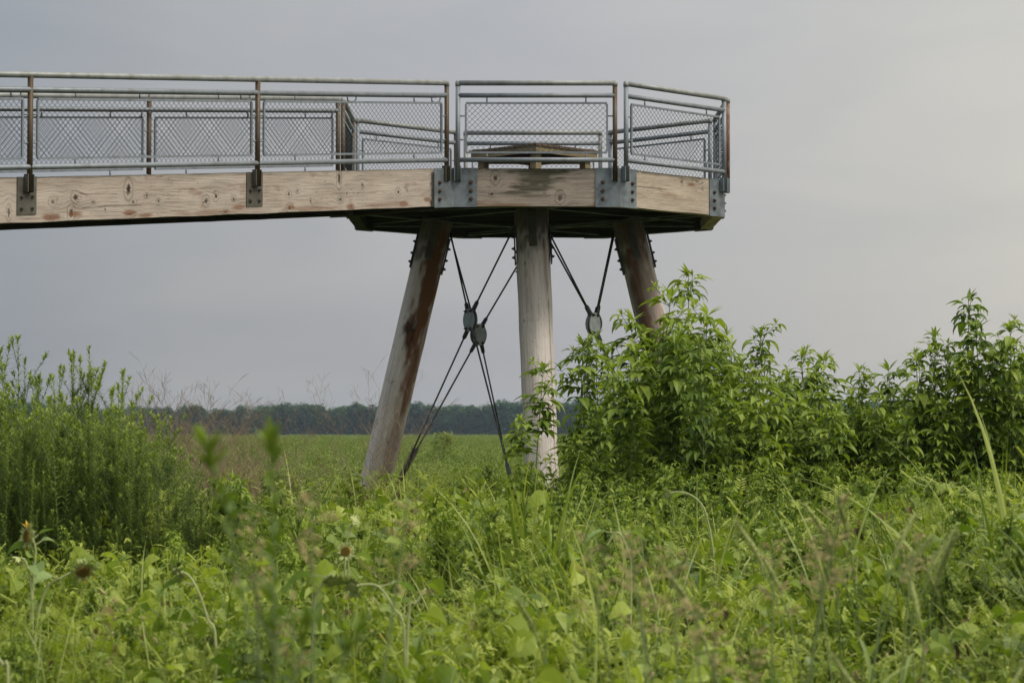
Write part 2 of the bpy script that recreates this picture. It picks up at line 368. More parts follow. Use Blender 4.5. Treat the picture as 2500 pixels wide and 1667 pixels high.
def bolt(parent, p, n, r=.022, mat=None):
    p, n = Vector(p), Vector(n).normalized(); m = MB()
    m.tube([p, p + n * .007], r * 1.2, 12); m.tube([p + n * .006, p + n * .024], r * .8, 6); m.tube([p + n * .022, p + n * .036], r * .42, 8)
    part('bolt', m, mat or M_bolt, parent)
def face_plate(m, p, d, n, s0, s1, h0, h1, th=.012, slope=0.):
    """plate lying on a face: from p along unit d between s0 and s1"""
    d3 = Vector((*d, 0)); n3 = Vector((*n, 0))
    q = lambda s, h, o: Vector((p.x, p.y, Z(h - slope * s))) + d3 * s + n3 * o
    m.prism([q(s0, h0, .001), q(s1, h0, .001), q(s1, h0, th), q(s0, h0, th)], [q(s0, h1, .001), q(s1, h1, .001), q(s1, h1, th), q(s0, h1, th)])
PW = .30
for i in range(8):
    p = O1[i]; d2 = (O1[(i + 1) % 8] - p).normalized(); d1 = (O1[i - 1] - p).normalized()
    n2 = Vector((d2.y, -d2.x)); n1 = Vector((-d1.y, d1.x)); sl = 0
    if i == 0: d1 = rd.copy(); n1 = -rn; sl = SLOPE
    if i == 7: d2 = rd.copy(); n2 = rn.copy()
    m = MB()
    h0, h1 = BB - .012, BT + .008
    w2 = PW; w1 = PW if i else .36
    face_plate(m, p, d2, n2, .002, w2, h0, h1, slope=SLOPE if i == 7 else 0); face_plate(m, p, d1, n1, .002, w1, h0, h1, slope=sl)
    bis = (n1 + n2).normalized(); c0 = p + bis * .001
    m.prism([V3(p + n1 * .012, h0 + .001), V3(p, h0 + .001), V3(p + n2 * .012, h0 + .001)], [V3(p + n1 * .012, h1 - .001), V3(p, h1 - .001), V3(p + n2 * .012, h1 - .001)])
    pl = part('corner_plate', m, M_plate, plat)
    for hh in (BB + .09, BB + .19, BB + .295):
        bolt(pl, V3(p + d2 * (w2 - .08) + n2 * .012, hh - (SLOPE * (w2 - .08) if i == 7 else 0)), (*n2, 0)); bolt(pl, V3(p + d1 * (w1 - .09) + n1 * .012, hh - sl * (w1 - .09)), (*n1, 0))
for t in (3.32, 6.57, 9.8):
    for side in (0, 1):
        p = (Cc + rn * .055) if side == 0 else (FI - rn * .055); n = -rn if side == 0 else rn
        m = MB(); face_plate(m, p, rd, n, t - .125, t + .125, BT - .385, BT + .006, slope=SLOPE)
        pl = part('post_plate', m, M_plate_dark, ramp)
        for ds in (-.07, .07):
            for hh in (BT - .2, BT - .32): bolt(pl, Vector((*(p + rd * (t + ds) + n * .012), Z(hh - SLOPE * (t + ds)))), (*n, 0), .02, M_plate_dark)

# ------------------------------------------------------------------ legs and bracing
def leg(top, bot, r0, r1, stains_shade=(), rust=(), moss=(), label=None, seed=1):
    top, bot = Vector(top), Vector(bot); d = (bot - top); L = d.length; d.normalize()
    a = Vector((1, 0, 0)); a = (a - d * a.dot(d)).normalized(); b = d.cross(a).normalized()   # a: picture right
    nu, nv = 56, 260; m = MB(); m.w = []; rr = random.Random(seed); ph = [rr.uniform(0, 6) for _ in range(6)]
    for j in range(nv + 1):
        s = j / nv
        for i in range(nu):
            th = 2 * math.pi * i / nu
            r = r0 + (r1 - r0) * s + .004 * math.sin(3 * th + ph[0] + s * 4) + .0025 * math.sin(7 * th + ph[1]) + .003 * math.sin(s * 40 + ph[2]) * math.sin(th + ph[3])
            p = top + d * (L * s) + (a * math.cos(th) + b * math.sin(th)) * r
            m.v.append(tuple(p)); m.tint.append(.5)
            # angle measured from the side facing the camera, to the picture right positive
            q = (a * math.cos(th) + b * math.sin(th)); ang = math.atan2(q.x, -q.y)
            m.w.append((L * s, ang * r0, 0))
    g = lambda i, j: j * nu + i % nu
    m.f = [(g(i, j), g(i, j + 1), g(i + 1, j + 1), g(i + 1, j)) for j in range(nv) for i in range(nu)]
    m.f += [tuple(range(nu)), tuple(reversed(range(nv * nu, nv * nu + nu)))]
    o = part('support_leg', m, M_leg, plat, True)
    kn = [(rr.uniform(.3, L), rr.uniform(-.3, .3), rr.uniform(.006, .012), .6, .8) for _ in range(9)]
    knotty(o.data, kn, stains_shade, moss, rust)
    # stretch the wood figure along the pole
    if label: o['label'] = label
    # top bracket on each side with protruding bolts
    for sg in (-1, 1):
        m = MB(); s0, s1 = .12, .62
        for k in (0,):
            c = top + d * ((s0 + s1) / 2 + .1) + a * sg * (r0 + .012); m.box(c, d * ((s1 - s0) / 2), b * .09, a * .009)
        pl = part('leg_bracket', m, M_rod, o)
        for ss in (.36, .52, .64): bolt(pl, top + d * ss + a * sg * (r0 + .02), a * sg, .022)
    m = MB(); m.box(top + d * .3 - b * (r0 + .004) * (1 if (-b).y < 0 else -1), d * .26, a * .05, b * .008); pl = part('leg_bracket', m, M_plate_dark, o)
    return top, d, r0
G = -.12
EH = EYE
legL = leg((-1.005, 33.0, Z(2.9)), (-2.13, 33.0, G), .208, .212,  # first stain entry of every pole is deck shade painted onto its top
    rust=[(3.1, .13, 1.3, .10, .5), (.9, .11, 1.1, .15, 1.0), (2.1, .15, .75, .095, .85), (2.9, .16, .9, .06, .55), (3.7, .10, .5, .03, .4)],
    stains_shade=[(.1, 0, .45, .5, .7), (1.58, .03, .25, .12, 1.0), (1.15, .08, .55, .085, .75), (2.4, .145, .5, .017, .95), (2.05, .17, .35, .022, .8), (.9, .15, .7, .03, .45), (3.5, -.08, .28, .007, .9), (3.6, -.03, .22, .006, .8), (3.35, .03, .18, .005, .7), (3.7, -.12, .2, .006, .8)], label='left pole with dark scorched brown stain down its right side', seed=2)
legR = leg((1.56, 33.0, Z(2.9)), (2.72, 33.0, G), .208, .212, rust=[(1.4, 0, 1.9, .22, .5), (1.1, -.08, 1.2, .08, .8)],
    stains_shade=[(.1, 0, .45, .5, .7), (1.3, -.14, 1.0, .06, .6), (.7, -.05, .3, .05, .5)], label='right pole rising out of the tall weeds', seed=5)
legF = leg((.252, 31.55, Z(2.9)), (.43, 30.5, G), .222, .205, stains_shade=[(.1, 0, .42, .5, .75), (.9, -.12, .4, .02, .25), (2.2, .2, 1.3, .01, .6)], rust=[(.8, .17, .5, .03, .5)], label='pale grey middle pole nearest the viewer', seed=9)
legB = leg((.27, 34.0, Z(2.9)), (.44, 35.0, G), .19, .19, stains_shade=[(.1, 0, .42, .5, .7)], seed=12, label='back pole hidden behind the middle one')

def rod(a, b, clev_a=None):
    a, b = Vector(a), Vector(b); m = MB(); m.tube([a, b], .0145, 8); return m
def brace(hub, t0, t1, b0, b1, mat, label):
    hub = Vector(hub); n = Vector((t1[0] - t0[0], t1[1] - t0[1], 0)).normalized(); nrm = Vector((-n.y, n.x, 0))
    if nrm.y > 0: nrm = -nrm
    m = MB(); ring = []
    for k in range(24):
        t = 2 * math.pi * k / 24; ring.append((math.cos(t) * .138, math.sin(t) * .152))
    for sg in (-1, 1):
        m.prism([hub + n * x + Vector((0, 0, z)) + nrm * (sg * .022 - .007) for x, z in ring], [hub + n * x + Vector((0, 0, z)) + nrm * (sg * .022 + .007) for x, z in ring])
    h = part('brace_hub', m, mat, plat)
    for (dx, dz, e) in ((-.06, .115, t0), (.06, .115, t1), (-.055, -.115, b0), (.055, -.115, b1)):
        p = hub + n * dx + Vector((0, 0, dz)); e = Vector(e); dd = (e - p).normalized(); L = (e - p).length
        m = MB(); m.tube([p - dd * .02, p + dd * .015, p + dd * .04, p + dd * .13, p + dd * .155], [.022, .032, .030, .027, .014], 10); part('clevis', m, M_rod, h, True)
        bolt(h, p + nrm * .029, nrm, .018)
        low = dz < 0
        m = MB(); m.tube([p + dd * .12, e], .012, 8); rb = part('brace_rod', m, M_rod, plat, True)
        q = e - dd * (.95 if low else .0)
        if low:
            m = MB(); m.tube([q, q + dd * .04, q + dd * .36, e - dd * .06], [.014, .028, .032, .028], 10); part('turnbuckle', m, M_rod, rb, True)
def on(l, h, dx, dy=0):      # point beside a leg at height h above the eye
    top, d, r = l; s = (top.z - Z(h)) / -d.z; p = top + d * s; return p + Vector((dx, dy, 0))
brace(P(1148, 781, 32.0), on(legL, 2.72, .21, -.05), on(legF, 2.72, -.21, .05), on(legL, -1.0, .24, -.1), on(legF, -1.2, -.26, .1), M_disk, 'l')
brace(P(1168, 817, 33.7), on(legL, 2.72, .20, .08), on(legB, 2.45, -.15, 0), on(legL, -1.0, .20, .12), on(legB, -1.3, -.3, -.1), M_disk, 'l')
brace(P(1449, 791, 32.0), on(legF, 2.60, .22, .05), on(legR, 2.74, -.22, -.05), on(legF, -1.4, .4, .1), on(legR, -1.2, -.26, -.1), M_diskl, 'r')
brace(P(1450, 790, 33.7), P(1343, 588, 34.0), on(legR, 2.74, -.20, .08), on(legB, -1.4, .3, 0), on(legR, -1.2, -.26, .1), M_disk, 'r')

# ------------------------------------------------------------------ railings
def railing(p0, p1, ts, label, slope=0., posts=None, cat='railing', hooks=False, start_gap=0, ext=None):
    """p0->p1 plan line; ts = distances of the posts along it"""
    p0, p1 = Vector(p0), Vector(p1); d = (p1 - p0).normalized(); d3 = Vector((*d, 0)); inn = Vector((CEN.x, CEN.y)) - (p0 + p1) / 2
    n = Vector((-d.y, d.x)); n = n if n.dot(inn) > 0 else -n
    if hooks: n = Vector((-rn.x, -rn.y)) if (p0 - Cc).length > .5 else rn.copy()
    n3 = Vector((*n, 0))
    def Q(t, h, o=0.): return Vector((p0.x, p0.y, Z(h - slope * t))) + d3 * t + n3 * o
    root = thing('railing', label, cat, Q(ts[0], BT), 'steel pipe railings with wire mesh infill')
    posts = posts or [M_brown] * len(ts)
    for k, t in enumerate(ts):
        mat = posts[k]
        m = MB(); m.tube([Q(t, SB + .01, 0), Q(t, TOP, 0)], .030, 14); po = part('post', m, mat, root, True)
        m = MB(); q = Q(t, 0); c = Vector((q.x, q.y, 0))
        for sg in (-1, 1): m.box(Vector((q.x, q.y, Z((SB + BT + .03) / 2 - slope * t))) + d3 * sg * .038 + n3 * .008, d3 * .005, n3 * .034, (0, 0, (BT + .03 - SB) / 2))
        part('sleeve', m, M_plate if mat != M_brown or not hooks else M_plate_dark, po)
    e0, e1 = ts[0], ts[-1]
    if ext: e1 = ext
    for nm, h, r, mt in (('top_rail', TOP, .0335, M_galvtop), ('mid_rail', MID, .030, M_galv), ('lower_rail', LOW, .0295, M_galv)):
        m = MB(); m.tube([Q(e0, h), Q(e1, h)], r, 14)
        if nm == 'top_rail':
            for k in (0, -1): m.tube([Q(ts[k], h - .04), Q(ts[k], h - .01), Q(ts[k], h + .018), Q(ts[k], h + .032)], [.0335, .0345, .031, .018], 14)
        part(nm, m, mt, root, True)
    for a, b in zip(ts[:-1], ts[1:]):
        u0, u1 = a + .098, b - .098; fr = .012; o = .0
        m = MB()
        q = lambda t, h, oo: Q(t, h, oo)
        def bar(t0, h0, t1, h1, w):     # flat bar frame
            A, B = Q(t0, h0), Q(t1, h1); dd = (B - A).normalized(); up = n3.cross(dd).normalized()
            m.box((A + B) / 2, dd * ((B - A).length / 2), up * w, n3 * .012)
        bar(u0, PT, u1, PT, fr); bar(u0, PB, u1, PB, fr); bar(u0, PT - .013, u0, PB + .013, fr); bar(u1, PT - .013, u1, PB + .013, fr)
        fm = part('mesh_panel', m, M_galv, root)
        m = MB(); L = b - a
        for f in (.185, .815):
            m.tube([Q(a + L * f, MID - .025), Q(a + L * f, PT + .008)], .011, 6); m.tube([Q(a + L * f, LOW + .025), Q(a + L * f, PB - .008)], .011, 6)
        for f in (.26, .74):
            h = PT + (PB - PT) * f
            m.tube([Q(a + .026, h), Q(u0 - .008, h)], .010, 6); m.tube([Q(u1 + .008, h), Q(b - .026, h)], .010, 6)
        part('spacer', m, M_galv, fm, True)
        m = MB(); Lw = u1 - u0; Hh = PT - PB; sp = .0705; cnt = int((Lw + Hh) / sp) + 2
        for sg in (1, -1):
            for k in range(-1, cnt):
                # line: t = c + sg*(h), clipped to the rectangle
                c = k * sp if sg == 1 else k * sp
                if sg == 1: x0, y0, x1, y1 = c - Hh, 0, c, Hh
                else: x0, y0, x1, y1 = c, 0, c - Hh, Hh
                pts = [(x0, y0), (x1, y1)]
                def clip(p, qq):
                    (xa, ya), (xb, yb) = p, qq; t0, t1 = 0., 1.; dx, dy = xb - xa, yb - ya
                    for pp, qv in ((-dx, xa), (dx, Lw - xa)):
                        if pp == 0:
                            if qv < 0: return None
                        else:
                            r = qv / pp
                            if pp < 0: t0 = max(t0, r)
                            else: t1 = min(t1, r)
                    return None if t0 >= t1 else ((xa + dx * t0, ya + dy * t0), (xa + dx * t1, ya + dy * t1))
                cl_ = clip(*pts)
                if cl_:
                    (xa, ya), (xb, yb) = cl_
                    A, B = Q(u0 + xa, PB + ya, sg * .0025), Q(u0 + xb, PB + yb, sg * .0025)
                    if (A - B).length > .02:
                        s_ = max(1, int((A - B).length / (sp * .7071))); pl = []
                        for w_ in range(s_ + 1): pl.append(A.lerp(B, w_ / s_) + n3 * (.0022 if w_ % 2 else -.0022) * sg)
                        m.tube(pl, .0027, 3, False)
        part('wire_mesh', m, M_wire, fm)
    if hooks:
        m = MB(); m.tube([Q(e0 + .1, MID - .005, .085), Q(e1 - .05, MID - .005, .085)], .021, 10); hr = part('handrail', m, M_galv, root, True)
        hs = []
        for a, b in zip(ts[:-1], ts[1:]): hs += [a + .12, (a + b) / 2]
        for t in hs + [ts[-1] - .1]:
            m = MB(); pl = [Q(t, MID - .02, .0), Q(t, MID - .06, .005), Q(t + .012, MID - .085, .02), Q(t + .05, MID - .088, .05), Q(t + .065, MID - .07, .08), Q(t + .065, MID - .02, .085)]
            m.tube(pl, .010, 6); part('handrail_bracket', m, M_galv, root, True)
    return root

G1 = .082
ramp_ts = [.085, 3.32, 6.57, 9.8]
railing(Cc, Cc + rd * 10, ramp_ts, 'long sloping railing on the near side of the ramp left of the platform', SLOPE, [M_brown, M_brown, M_brown, M_brown], hooks=True, ext=10.2)
railing(FI, FI + rd * 10, ramp_ts, 'sloping railing on the far side of the ramp seen behind the near one', SLOPE, [M_brown, M_brown, M_brown, M_brown], hooks=True, ext=10.2)
ol = ['straight railing across the front of the platform above the green stained beam', 'railing on the angled front right side of the platform above the cream beam',
      'narrow edge-on railing at the right end of the platform with a rusted post', 'railing on the angled back right side of the platform seen through the front mesh',
      'straight back railing behind the square bench', 'railing on the angled back left side seen through the end of the ramp mesh', 'edge-on railing on the left side of the platform beside the ramp end']
op = [[M_galv, M_brown], [M_galv, M_galv], [M_rust, M_galv], [M_galv, M_galv], [M_galvtop, M_galvtop], [M_brown, M_galv], [M_brown, M_brown]]
for i in range(7):
    a, b = OCT[i], OCT[i + 1]; railing(a, b, [G1, (b - a).length - G1], ol[i], 0., op[i])

# ------------------------------------------------------------------ bench on the platform
bc = Vector((.30, 32.78)); HD = .88; bt = 3.812
bn = thing('square_bench', 'low square brown timber bench with lichen covered edges in the middle of the platform', 'bench', (bc.x, bc.y, Z(BT - .055)))
m = MB(); cs = [Vector((bc.x + dx * HD, bc.y + dy * HD)) for dx, dy in ((0.02, -1), (1, 0.02), (0, 1), (-1, 0))]
bi_ = [c.lerp(bc, .0) for c in cs]
for k in range(11):      # top boards
    u0, u1 = k / 11 + .004, (k + 1) / 11 - .004
    q = [cs[0].lerp(cs[1], u0), cs[0].lerp(cs[1], u1), cs[3].lerp(cs[2], u1), cs[3].lerp(cs[2], u0)]
    m.prism([V3(p, bt - .032) for p in q], [V3(p, bt) for p in q])
plain('seat', m, M_bench_top, bn)
for k in range(4):
    a, b = cs[k].lerp(bc, .03), cs[(k + 1) % 4].lerp(bc, .03); d = (b - a).normalized(); nn = Vector((-d.y, d.x)) * .04
    m = MB(); m.prism([V3(p, bt - .115) for p in (a, b, b + nn - d * .04, a + nn + d * .04)], [V3(p, bt - .034) for p in (a, b, b + nn - d * .04, a + nn + d * .04)]); plain('apron', m, M_bench, bn)
for k in range(4):
    c = cs[k].lerp(bc, .22); m = MB(); dx = Vector((.7071, .7071, 0)) * .052; dy = Vector((-.7071, .7071, 0)) * .052
    m.box((c.x, c.y, Z((BT - .055 + bt - .036) / 2)), dx, dy, (0, 0, (bt - .036 - BT + .055) / 2 - .001)); plain('leg', m, M_bench, bn)
for sg in (0, 1):
    a, b = cs[sg].lerp(bc, .25), cs[sg + 2].lerp(bc, .25); d = (b - a).normalized(); nn = Vector((-d.y, d.x)) * .03
    m = MB(); h1 = bt - .04 - sg * .05; m.prism([V3(p, h1 - .09) for p in (a - nn, b - nn, b + nn, a + nn)], [V3(p, h1) for p in (a - nn, b - nn, b + nn, a + nn)]); plain('crossbar', m, M_bench, bn)

# ------------------------------------------------------------------ ground
t = NT('meadow_soil'); p = t.geo()
n1 = t.noise(p, .05, 4); n2 = t.noise(p, .9, 4, .6); n3 = t.noise(p, 6, 4, .6)
c = t.mix(t.rng(n1, .35, .65), (.055, .085, .024), (.085, .115, .032)); c = t.mix(t.rng(n2, .4, .7, 0, .7), c, (.04, .06, .018)); c = t.mix(t.rng(n3, .45, .7, 0, .6), c, (.10, .13, .04))
nearm = t.n('ShaderNodeSeparateXYZ'); t.l(p, nearm.inputs[0]); c = t.mix(t.rng(nearm.outputs[1], 38, 60, 0, 1), (.035, .032, .018), c)
t.bump(n3, .6, .08); M_ground = t.fin(c, .95, 0, .1)
m = MB(); m.add([(-3500, -60, 0), (3500, -60, 0), (3500, 5000, 0), (-3500, 5000, 0)], [(0, 1, 2, 3)])
g_o = bpy.data.objects.new('ground', m.mesh('ground', M_ground)); scene.collection.objects.link(g_o); g_o['kind'] = 'structure'

# ------------------------------------------------------------------ plant materials
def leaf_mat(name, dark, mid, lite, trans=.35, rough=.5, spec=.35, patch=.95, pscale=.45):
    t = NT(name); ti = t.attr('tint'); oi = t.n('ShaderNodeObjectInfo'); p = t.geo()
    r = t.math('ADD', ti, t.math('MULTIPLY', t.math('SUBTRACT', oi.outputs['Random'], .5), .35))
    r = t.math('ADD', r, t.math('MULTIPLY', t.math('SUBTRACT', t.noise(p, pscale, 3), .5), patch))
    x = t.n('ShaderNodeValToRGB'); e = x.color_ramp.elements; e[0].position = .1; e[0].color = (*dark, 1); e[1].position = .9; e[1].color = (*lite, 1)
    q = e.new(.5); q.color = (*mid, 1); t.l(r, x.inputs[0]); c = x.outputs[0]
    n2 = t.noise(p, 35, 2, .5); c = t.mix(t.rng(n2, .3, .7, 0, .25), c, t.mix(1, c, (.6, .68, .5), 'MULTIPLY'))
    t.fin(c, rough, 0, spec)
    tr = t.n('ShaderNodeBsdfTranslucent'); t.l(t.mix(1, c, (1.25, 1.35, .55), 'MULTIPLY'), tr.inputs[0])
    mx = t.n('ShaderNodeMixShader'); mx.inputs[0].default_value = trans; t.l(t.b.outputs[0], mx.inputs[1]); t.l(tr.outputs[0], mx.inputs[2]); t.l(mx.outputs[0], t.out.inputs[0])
    return t.m
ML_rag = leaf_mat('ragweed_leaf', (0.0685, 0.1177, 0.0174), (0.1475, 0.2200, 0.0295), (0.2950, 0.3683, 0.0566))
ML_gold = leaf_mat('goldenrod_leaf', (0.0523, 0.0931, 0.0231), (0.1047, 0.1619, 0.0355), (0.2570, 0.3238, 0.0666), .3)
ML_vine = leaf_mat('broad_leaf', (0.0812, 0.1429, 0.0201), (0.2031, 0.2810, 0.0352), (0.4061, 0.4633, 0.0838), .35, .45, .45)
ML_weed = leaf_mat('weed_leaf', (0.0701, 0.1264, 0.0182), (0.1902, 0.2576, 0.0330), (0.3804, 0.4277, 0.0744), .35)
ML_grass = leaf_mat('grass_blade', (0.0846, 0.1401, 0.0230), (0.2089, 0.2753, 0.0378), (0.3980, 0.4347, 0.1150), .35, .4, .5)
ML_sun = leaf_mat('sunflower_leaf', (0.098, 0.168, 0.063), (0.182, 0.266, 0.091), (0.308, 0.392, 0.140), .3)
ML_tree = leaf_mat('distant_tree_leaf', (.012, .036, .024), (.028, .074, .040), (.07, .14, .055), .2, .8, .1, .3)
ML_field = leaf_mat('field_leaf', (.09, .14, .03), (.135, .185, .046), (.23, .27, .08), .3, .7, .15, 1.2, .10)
def stemm(name, a, b, rough=.6):
    t = NT(name); c = t.mix(t.attr('tint'), a, b); c = t.mix(t.rng(t.noise(t.geo(), 9, 3), .4, .7, 0, .4), c, tuple(q * .6 for q in a)); return t.fin(c, rough, 0, .3)
MS_green = stemm('green_stem', (.10, .15, .05), (.20, .26, .09)); MS_pale = stemm('pale_stem', (.26, .31, .13), (.42, .44, .22))
MS_dry = stemm('dry_grass_stem', (.17, .12, .078), (.28, .21, .14)); MS_red = stemm('red_stem', (.13, .05, .03), (.18, .09, .05))
MS_pan = stemm('tan_seed_head', (.34, .30, .12), (.44, .37, .17)); M_head = stemm('sunflower_disc', (.11, .085, .02), (.40, .27, .05), .95); M_yel = stemm('yellow_petal', (.55, .36, .03), (.65, .45, .06))
MS_fox = stemm('foxtail_bristle', (.24, .30, .08), (.32, .34, .12)); M_bract = stemm('green_bract', (.30, .36, .13), (.44, .47, .20))

# ------------------------------------------------------------------ plant geometry
PROF = {'lance': (0, .62, 1, .82, .45, 0), 'heart': (.35, 1, .92, .66, .32, 0), 'grass': (.75, 1, .95, .75, .45, .03), 'narrow': (0.1, 1, .6, 0), 'wide': (.1, .85, 1, .75, .35, 0)}
def leafb(m, base, d, L, Wd, prof='lance', droop=.5, fold=.25, tint=.5, roll=0.):
    """one leaf: from base in direction d, bending down by droop radians"""
    pr = PROF[prof]; n = len(pr) - 1; d = Vector(d).normalized(); side = d.cross(Vector((0, 0, 1)))
    if side.length < .1: side = Vector((1, 0, 0))
    side.normalize(); up = side.cross(d).normalized()
    if roll: side = (side * math.cos(roll) + up * math.sin(roll)); up = side.cross(d).normalized()
    p = Vector(base); vs = []; step = L / n
    for i in range(n + 1):
        h = Wd * .5 * pr[i]
        vs += [p - side * h + up * h * fold * 2, p.copy(), p + side * h + up * h * fold * 2]
        a = -droop / n; d = (d * math.cos(a) + up * math.sin(a)).normalized(); up = side.cross(d).normalized(); p = p + d * step
    fs = []
    for i in range(n): fs += [(3 * i, 3 * i + 1, 3 * i + 4, 3 * i + 3), (3 * i + 1, 3 * i + 2, 3 * i + 5, 3 * i + 4)]
    m.add(vs, fs, tint)
def joined(*ms):
    o = MB()
    for q in ms:
        k = len(o.v); o.v += q.v; o.tint += q.tint; o.f += [tuple(i + k for i in f) for f in q.f]
    return o
def az(a, e): return Vector((math.cos(a) * math.cos(e), math.sin(a) * math.cos(e), math.sin(e)))
def curve(base, lean, H, n, bend, rr):
    pts = []; p = Vector(base); d = az(lean[0], lean[1])
    for i in range(n + 1):
        pts.append(p.copy()); d = (d + Vector((rr.uniform(-1, 1), rr.uniform(-1, 1), 0)) * bend + Vector((math.cos(lean[0]), math.sin(lean[0]), 0)) * 0).normalized(); p = p + d * (H / n)
    return pts
def along(pts, u):
    x = min(max(u, 0), .9999) * (len(pts) - 1); i = int(x); return pts[i].lerp(pts[i + 1], x - i), (pts[i + 1] - pts[i]).normalized()

def ragweed(seed, H=2.8, spikes=False, leafy=.25):
    rr = random.Random(seed); S = MB(); F = MB(); T = MB()
    st = curve((0, 0, 0), (rr.uniform(0, 6.3), R(rr.uniform(84, 90))), H, 10, .035, rr)
    S.tube(st, [.013 * (1 - .75 * i / 10) for i in range(11)], 5, False)
    def trilobe(p, a, el, L, tint):
        d = az(a, el); q = p + d * L * .28; S.tube([p, q], L * .012 + .0006, 3, False, .6)
        dr = rr.uniform(.6, 1.7); nl = rr.choice((1, 3, 3, 3)); sc = 1
        leafb(F, q, az(a, el - .1), L, L * .36, 'lance', dr, .18, tint, rr.uniform(-.3, .3))
        if nl == 3:
            for s in (-1, 1): leafb(F, q, az(a + s * rr.uniform(.5, .8), el - .15), L * rr.uniform(.65, .85), L * .25, 'lance', dr, .18, tint + rr.uniform(-.05, .05), rr.uniform(-.3, .3))
    def shoot(pts, u0, gap, L0, L1, a0, depth):
        Ls = sum((pts[i + 1] - pts[i]).length for i in range(len(pts) - 1)); u = u0; k = 0
        while u < .985:
            p, d = along(pts, u); k += 1
            a = a0 + k * math.pi / 2 + rr.uniform(-.3, .3); L = (L0 + (L1 - L0) * u) * rr.uniform(.8, 1.15)
            for s in (0, math.pi):
                if rr.random() < .06: continue
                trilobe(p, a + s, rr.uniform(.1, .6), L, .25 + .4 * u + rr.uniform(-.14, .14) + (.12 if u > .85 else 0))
                if depth == 0 and u > .22 and rr.random() < .62:
                    bl = H * rr.uniform(.10, .24) * (1.15 - u * .75); bp = curve(p, (a + s + rr.uniform(-.3, .3), rr.uniform(.7, 1.15)), bl, 4, .08, rr)
                    S.tube(bp, [.005, .0045, .004, .003, .002], 4, False, .5); shoot(bp, .3, gap * 1.7, L * .72, L * .5, rr.uniform(0, 6), 1)
            u += gap * rr.uniform(.8, 1.2) * (1 - .45 * u) if depth == 0 else .22
        p, d = along(pts, .999)
        for k in range(5): leafb(F, p, az(rr.uniform(0, 6.3), rr.uniform(.6, 1.3)), L1 * .7, L1 * .16, 'lance', .3, .2, .75)
        if spikes:
            for k in range(1 + (depth == 0) * 4):
                a = rr.uniform(0, 6.3); ln = rr.uniform(.07, .14); q = [p]; dd = az(a, rr.uniform(.8, 1.4))
                for j in range(4): q.append(q[-1] + dd * ln / 4); dd = (dd + az(a, -.2) * .35).normalized()
                T.tube(q, [.004, .006, .0055, .004, .0015], 4, False, .6)
    shoot(st, .12, .092, leafy, leafy * .68, rr.uniform(0, 6), 0)
    return S, F, T

def goldenrod(seed, H=2.3, branch=5):
    rr = random.Random(seed); S = MB(); F = MB(); T = MB()
    def wand(pts, n, L0, L1, u0, tipt):
        for k in range(n):
            u = u0 + (1 - u0) * (k + rr.random() * .5) / n; p, d = along(pts, u); a = k * 2.4 + rr.uniform(-.3, .3)
            L = (L0 + (L1 - L0) * u) * rr.uniform(.75, 1.2); el = .25 + .75 * u ** 2
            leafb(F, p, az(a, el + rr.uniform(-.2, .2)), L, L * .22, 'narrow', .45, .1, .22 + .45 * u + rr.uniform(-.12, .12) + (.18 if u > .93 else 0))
        p, d = along(pts, .999)
        for k in range(9): leafb(T, p - d * rr.uniform(0, .05), az(rr.uniform(0, 6.3), rr.uniform(.5, 1.4)), L1 * 1.0, L1 * .35, 'narrow', .1, .1, tipt + rr.uniform(-.1, .1))
    st = curve((0, 0, 0), (rr.uniform(0, 6.3), R(rr.uniform(83, 90))), H, 9, .03, rr)
    S.tube(st, [.006 * (1 - .7 * i / 9) for i in range(10)], 4, False); wand(st, int(105 * H), .115, .048, .1, .85)
    for b in range(branch):
        p, d = along(st, rr.uniform(.55, .9)); a = rr.uniform(0, 6.3); bl = rr.uniform(.18, .45)
        bp = curve(p, (a, rr.uniform(.95, 1.25)), bl, 4, .05, rr); S.tube(bp, [.003, .0028, .0025, .002, .0015], 3, False); wand(bp, int(100 * bl) + 5, .062, .045, .1, .85)
    return S, F, T

def upright(*ms):      # unit height, tip above the root
    tx, ty, tz = max((v for q in ms for v in q.v), key=lambda v: v[2])
    for q in ms: q.v = [((x - tx * (z / tz)) / tz, (y - ty * (z / tz)) / tz, z / tz) for x, y, z in q.v]
def plant_thing(name, label, cat, parts, loc, group=None, rotz=0, sc=1.):
    o = thing(name, label, cat, (0, 0, 0), group)
    for nm, mb, mat in parts:
        if mb.f: part(nm, mb, mat, o, nm == 'stem')
    o.location = loc; o.rotation_euler = (0, 0, rotz); o.scale = (sc, sc, sc)
    return o

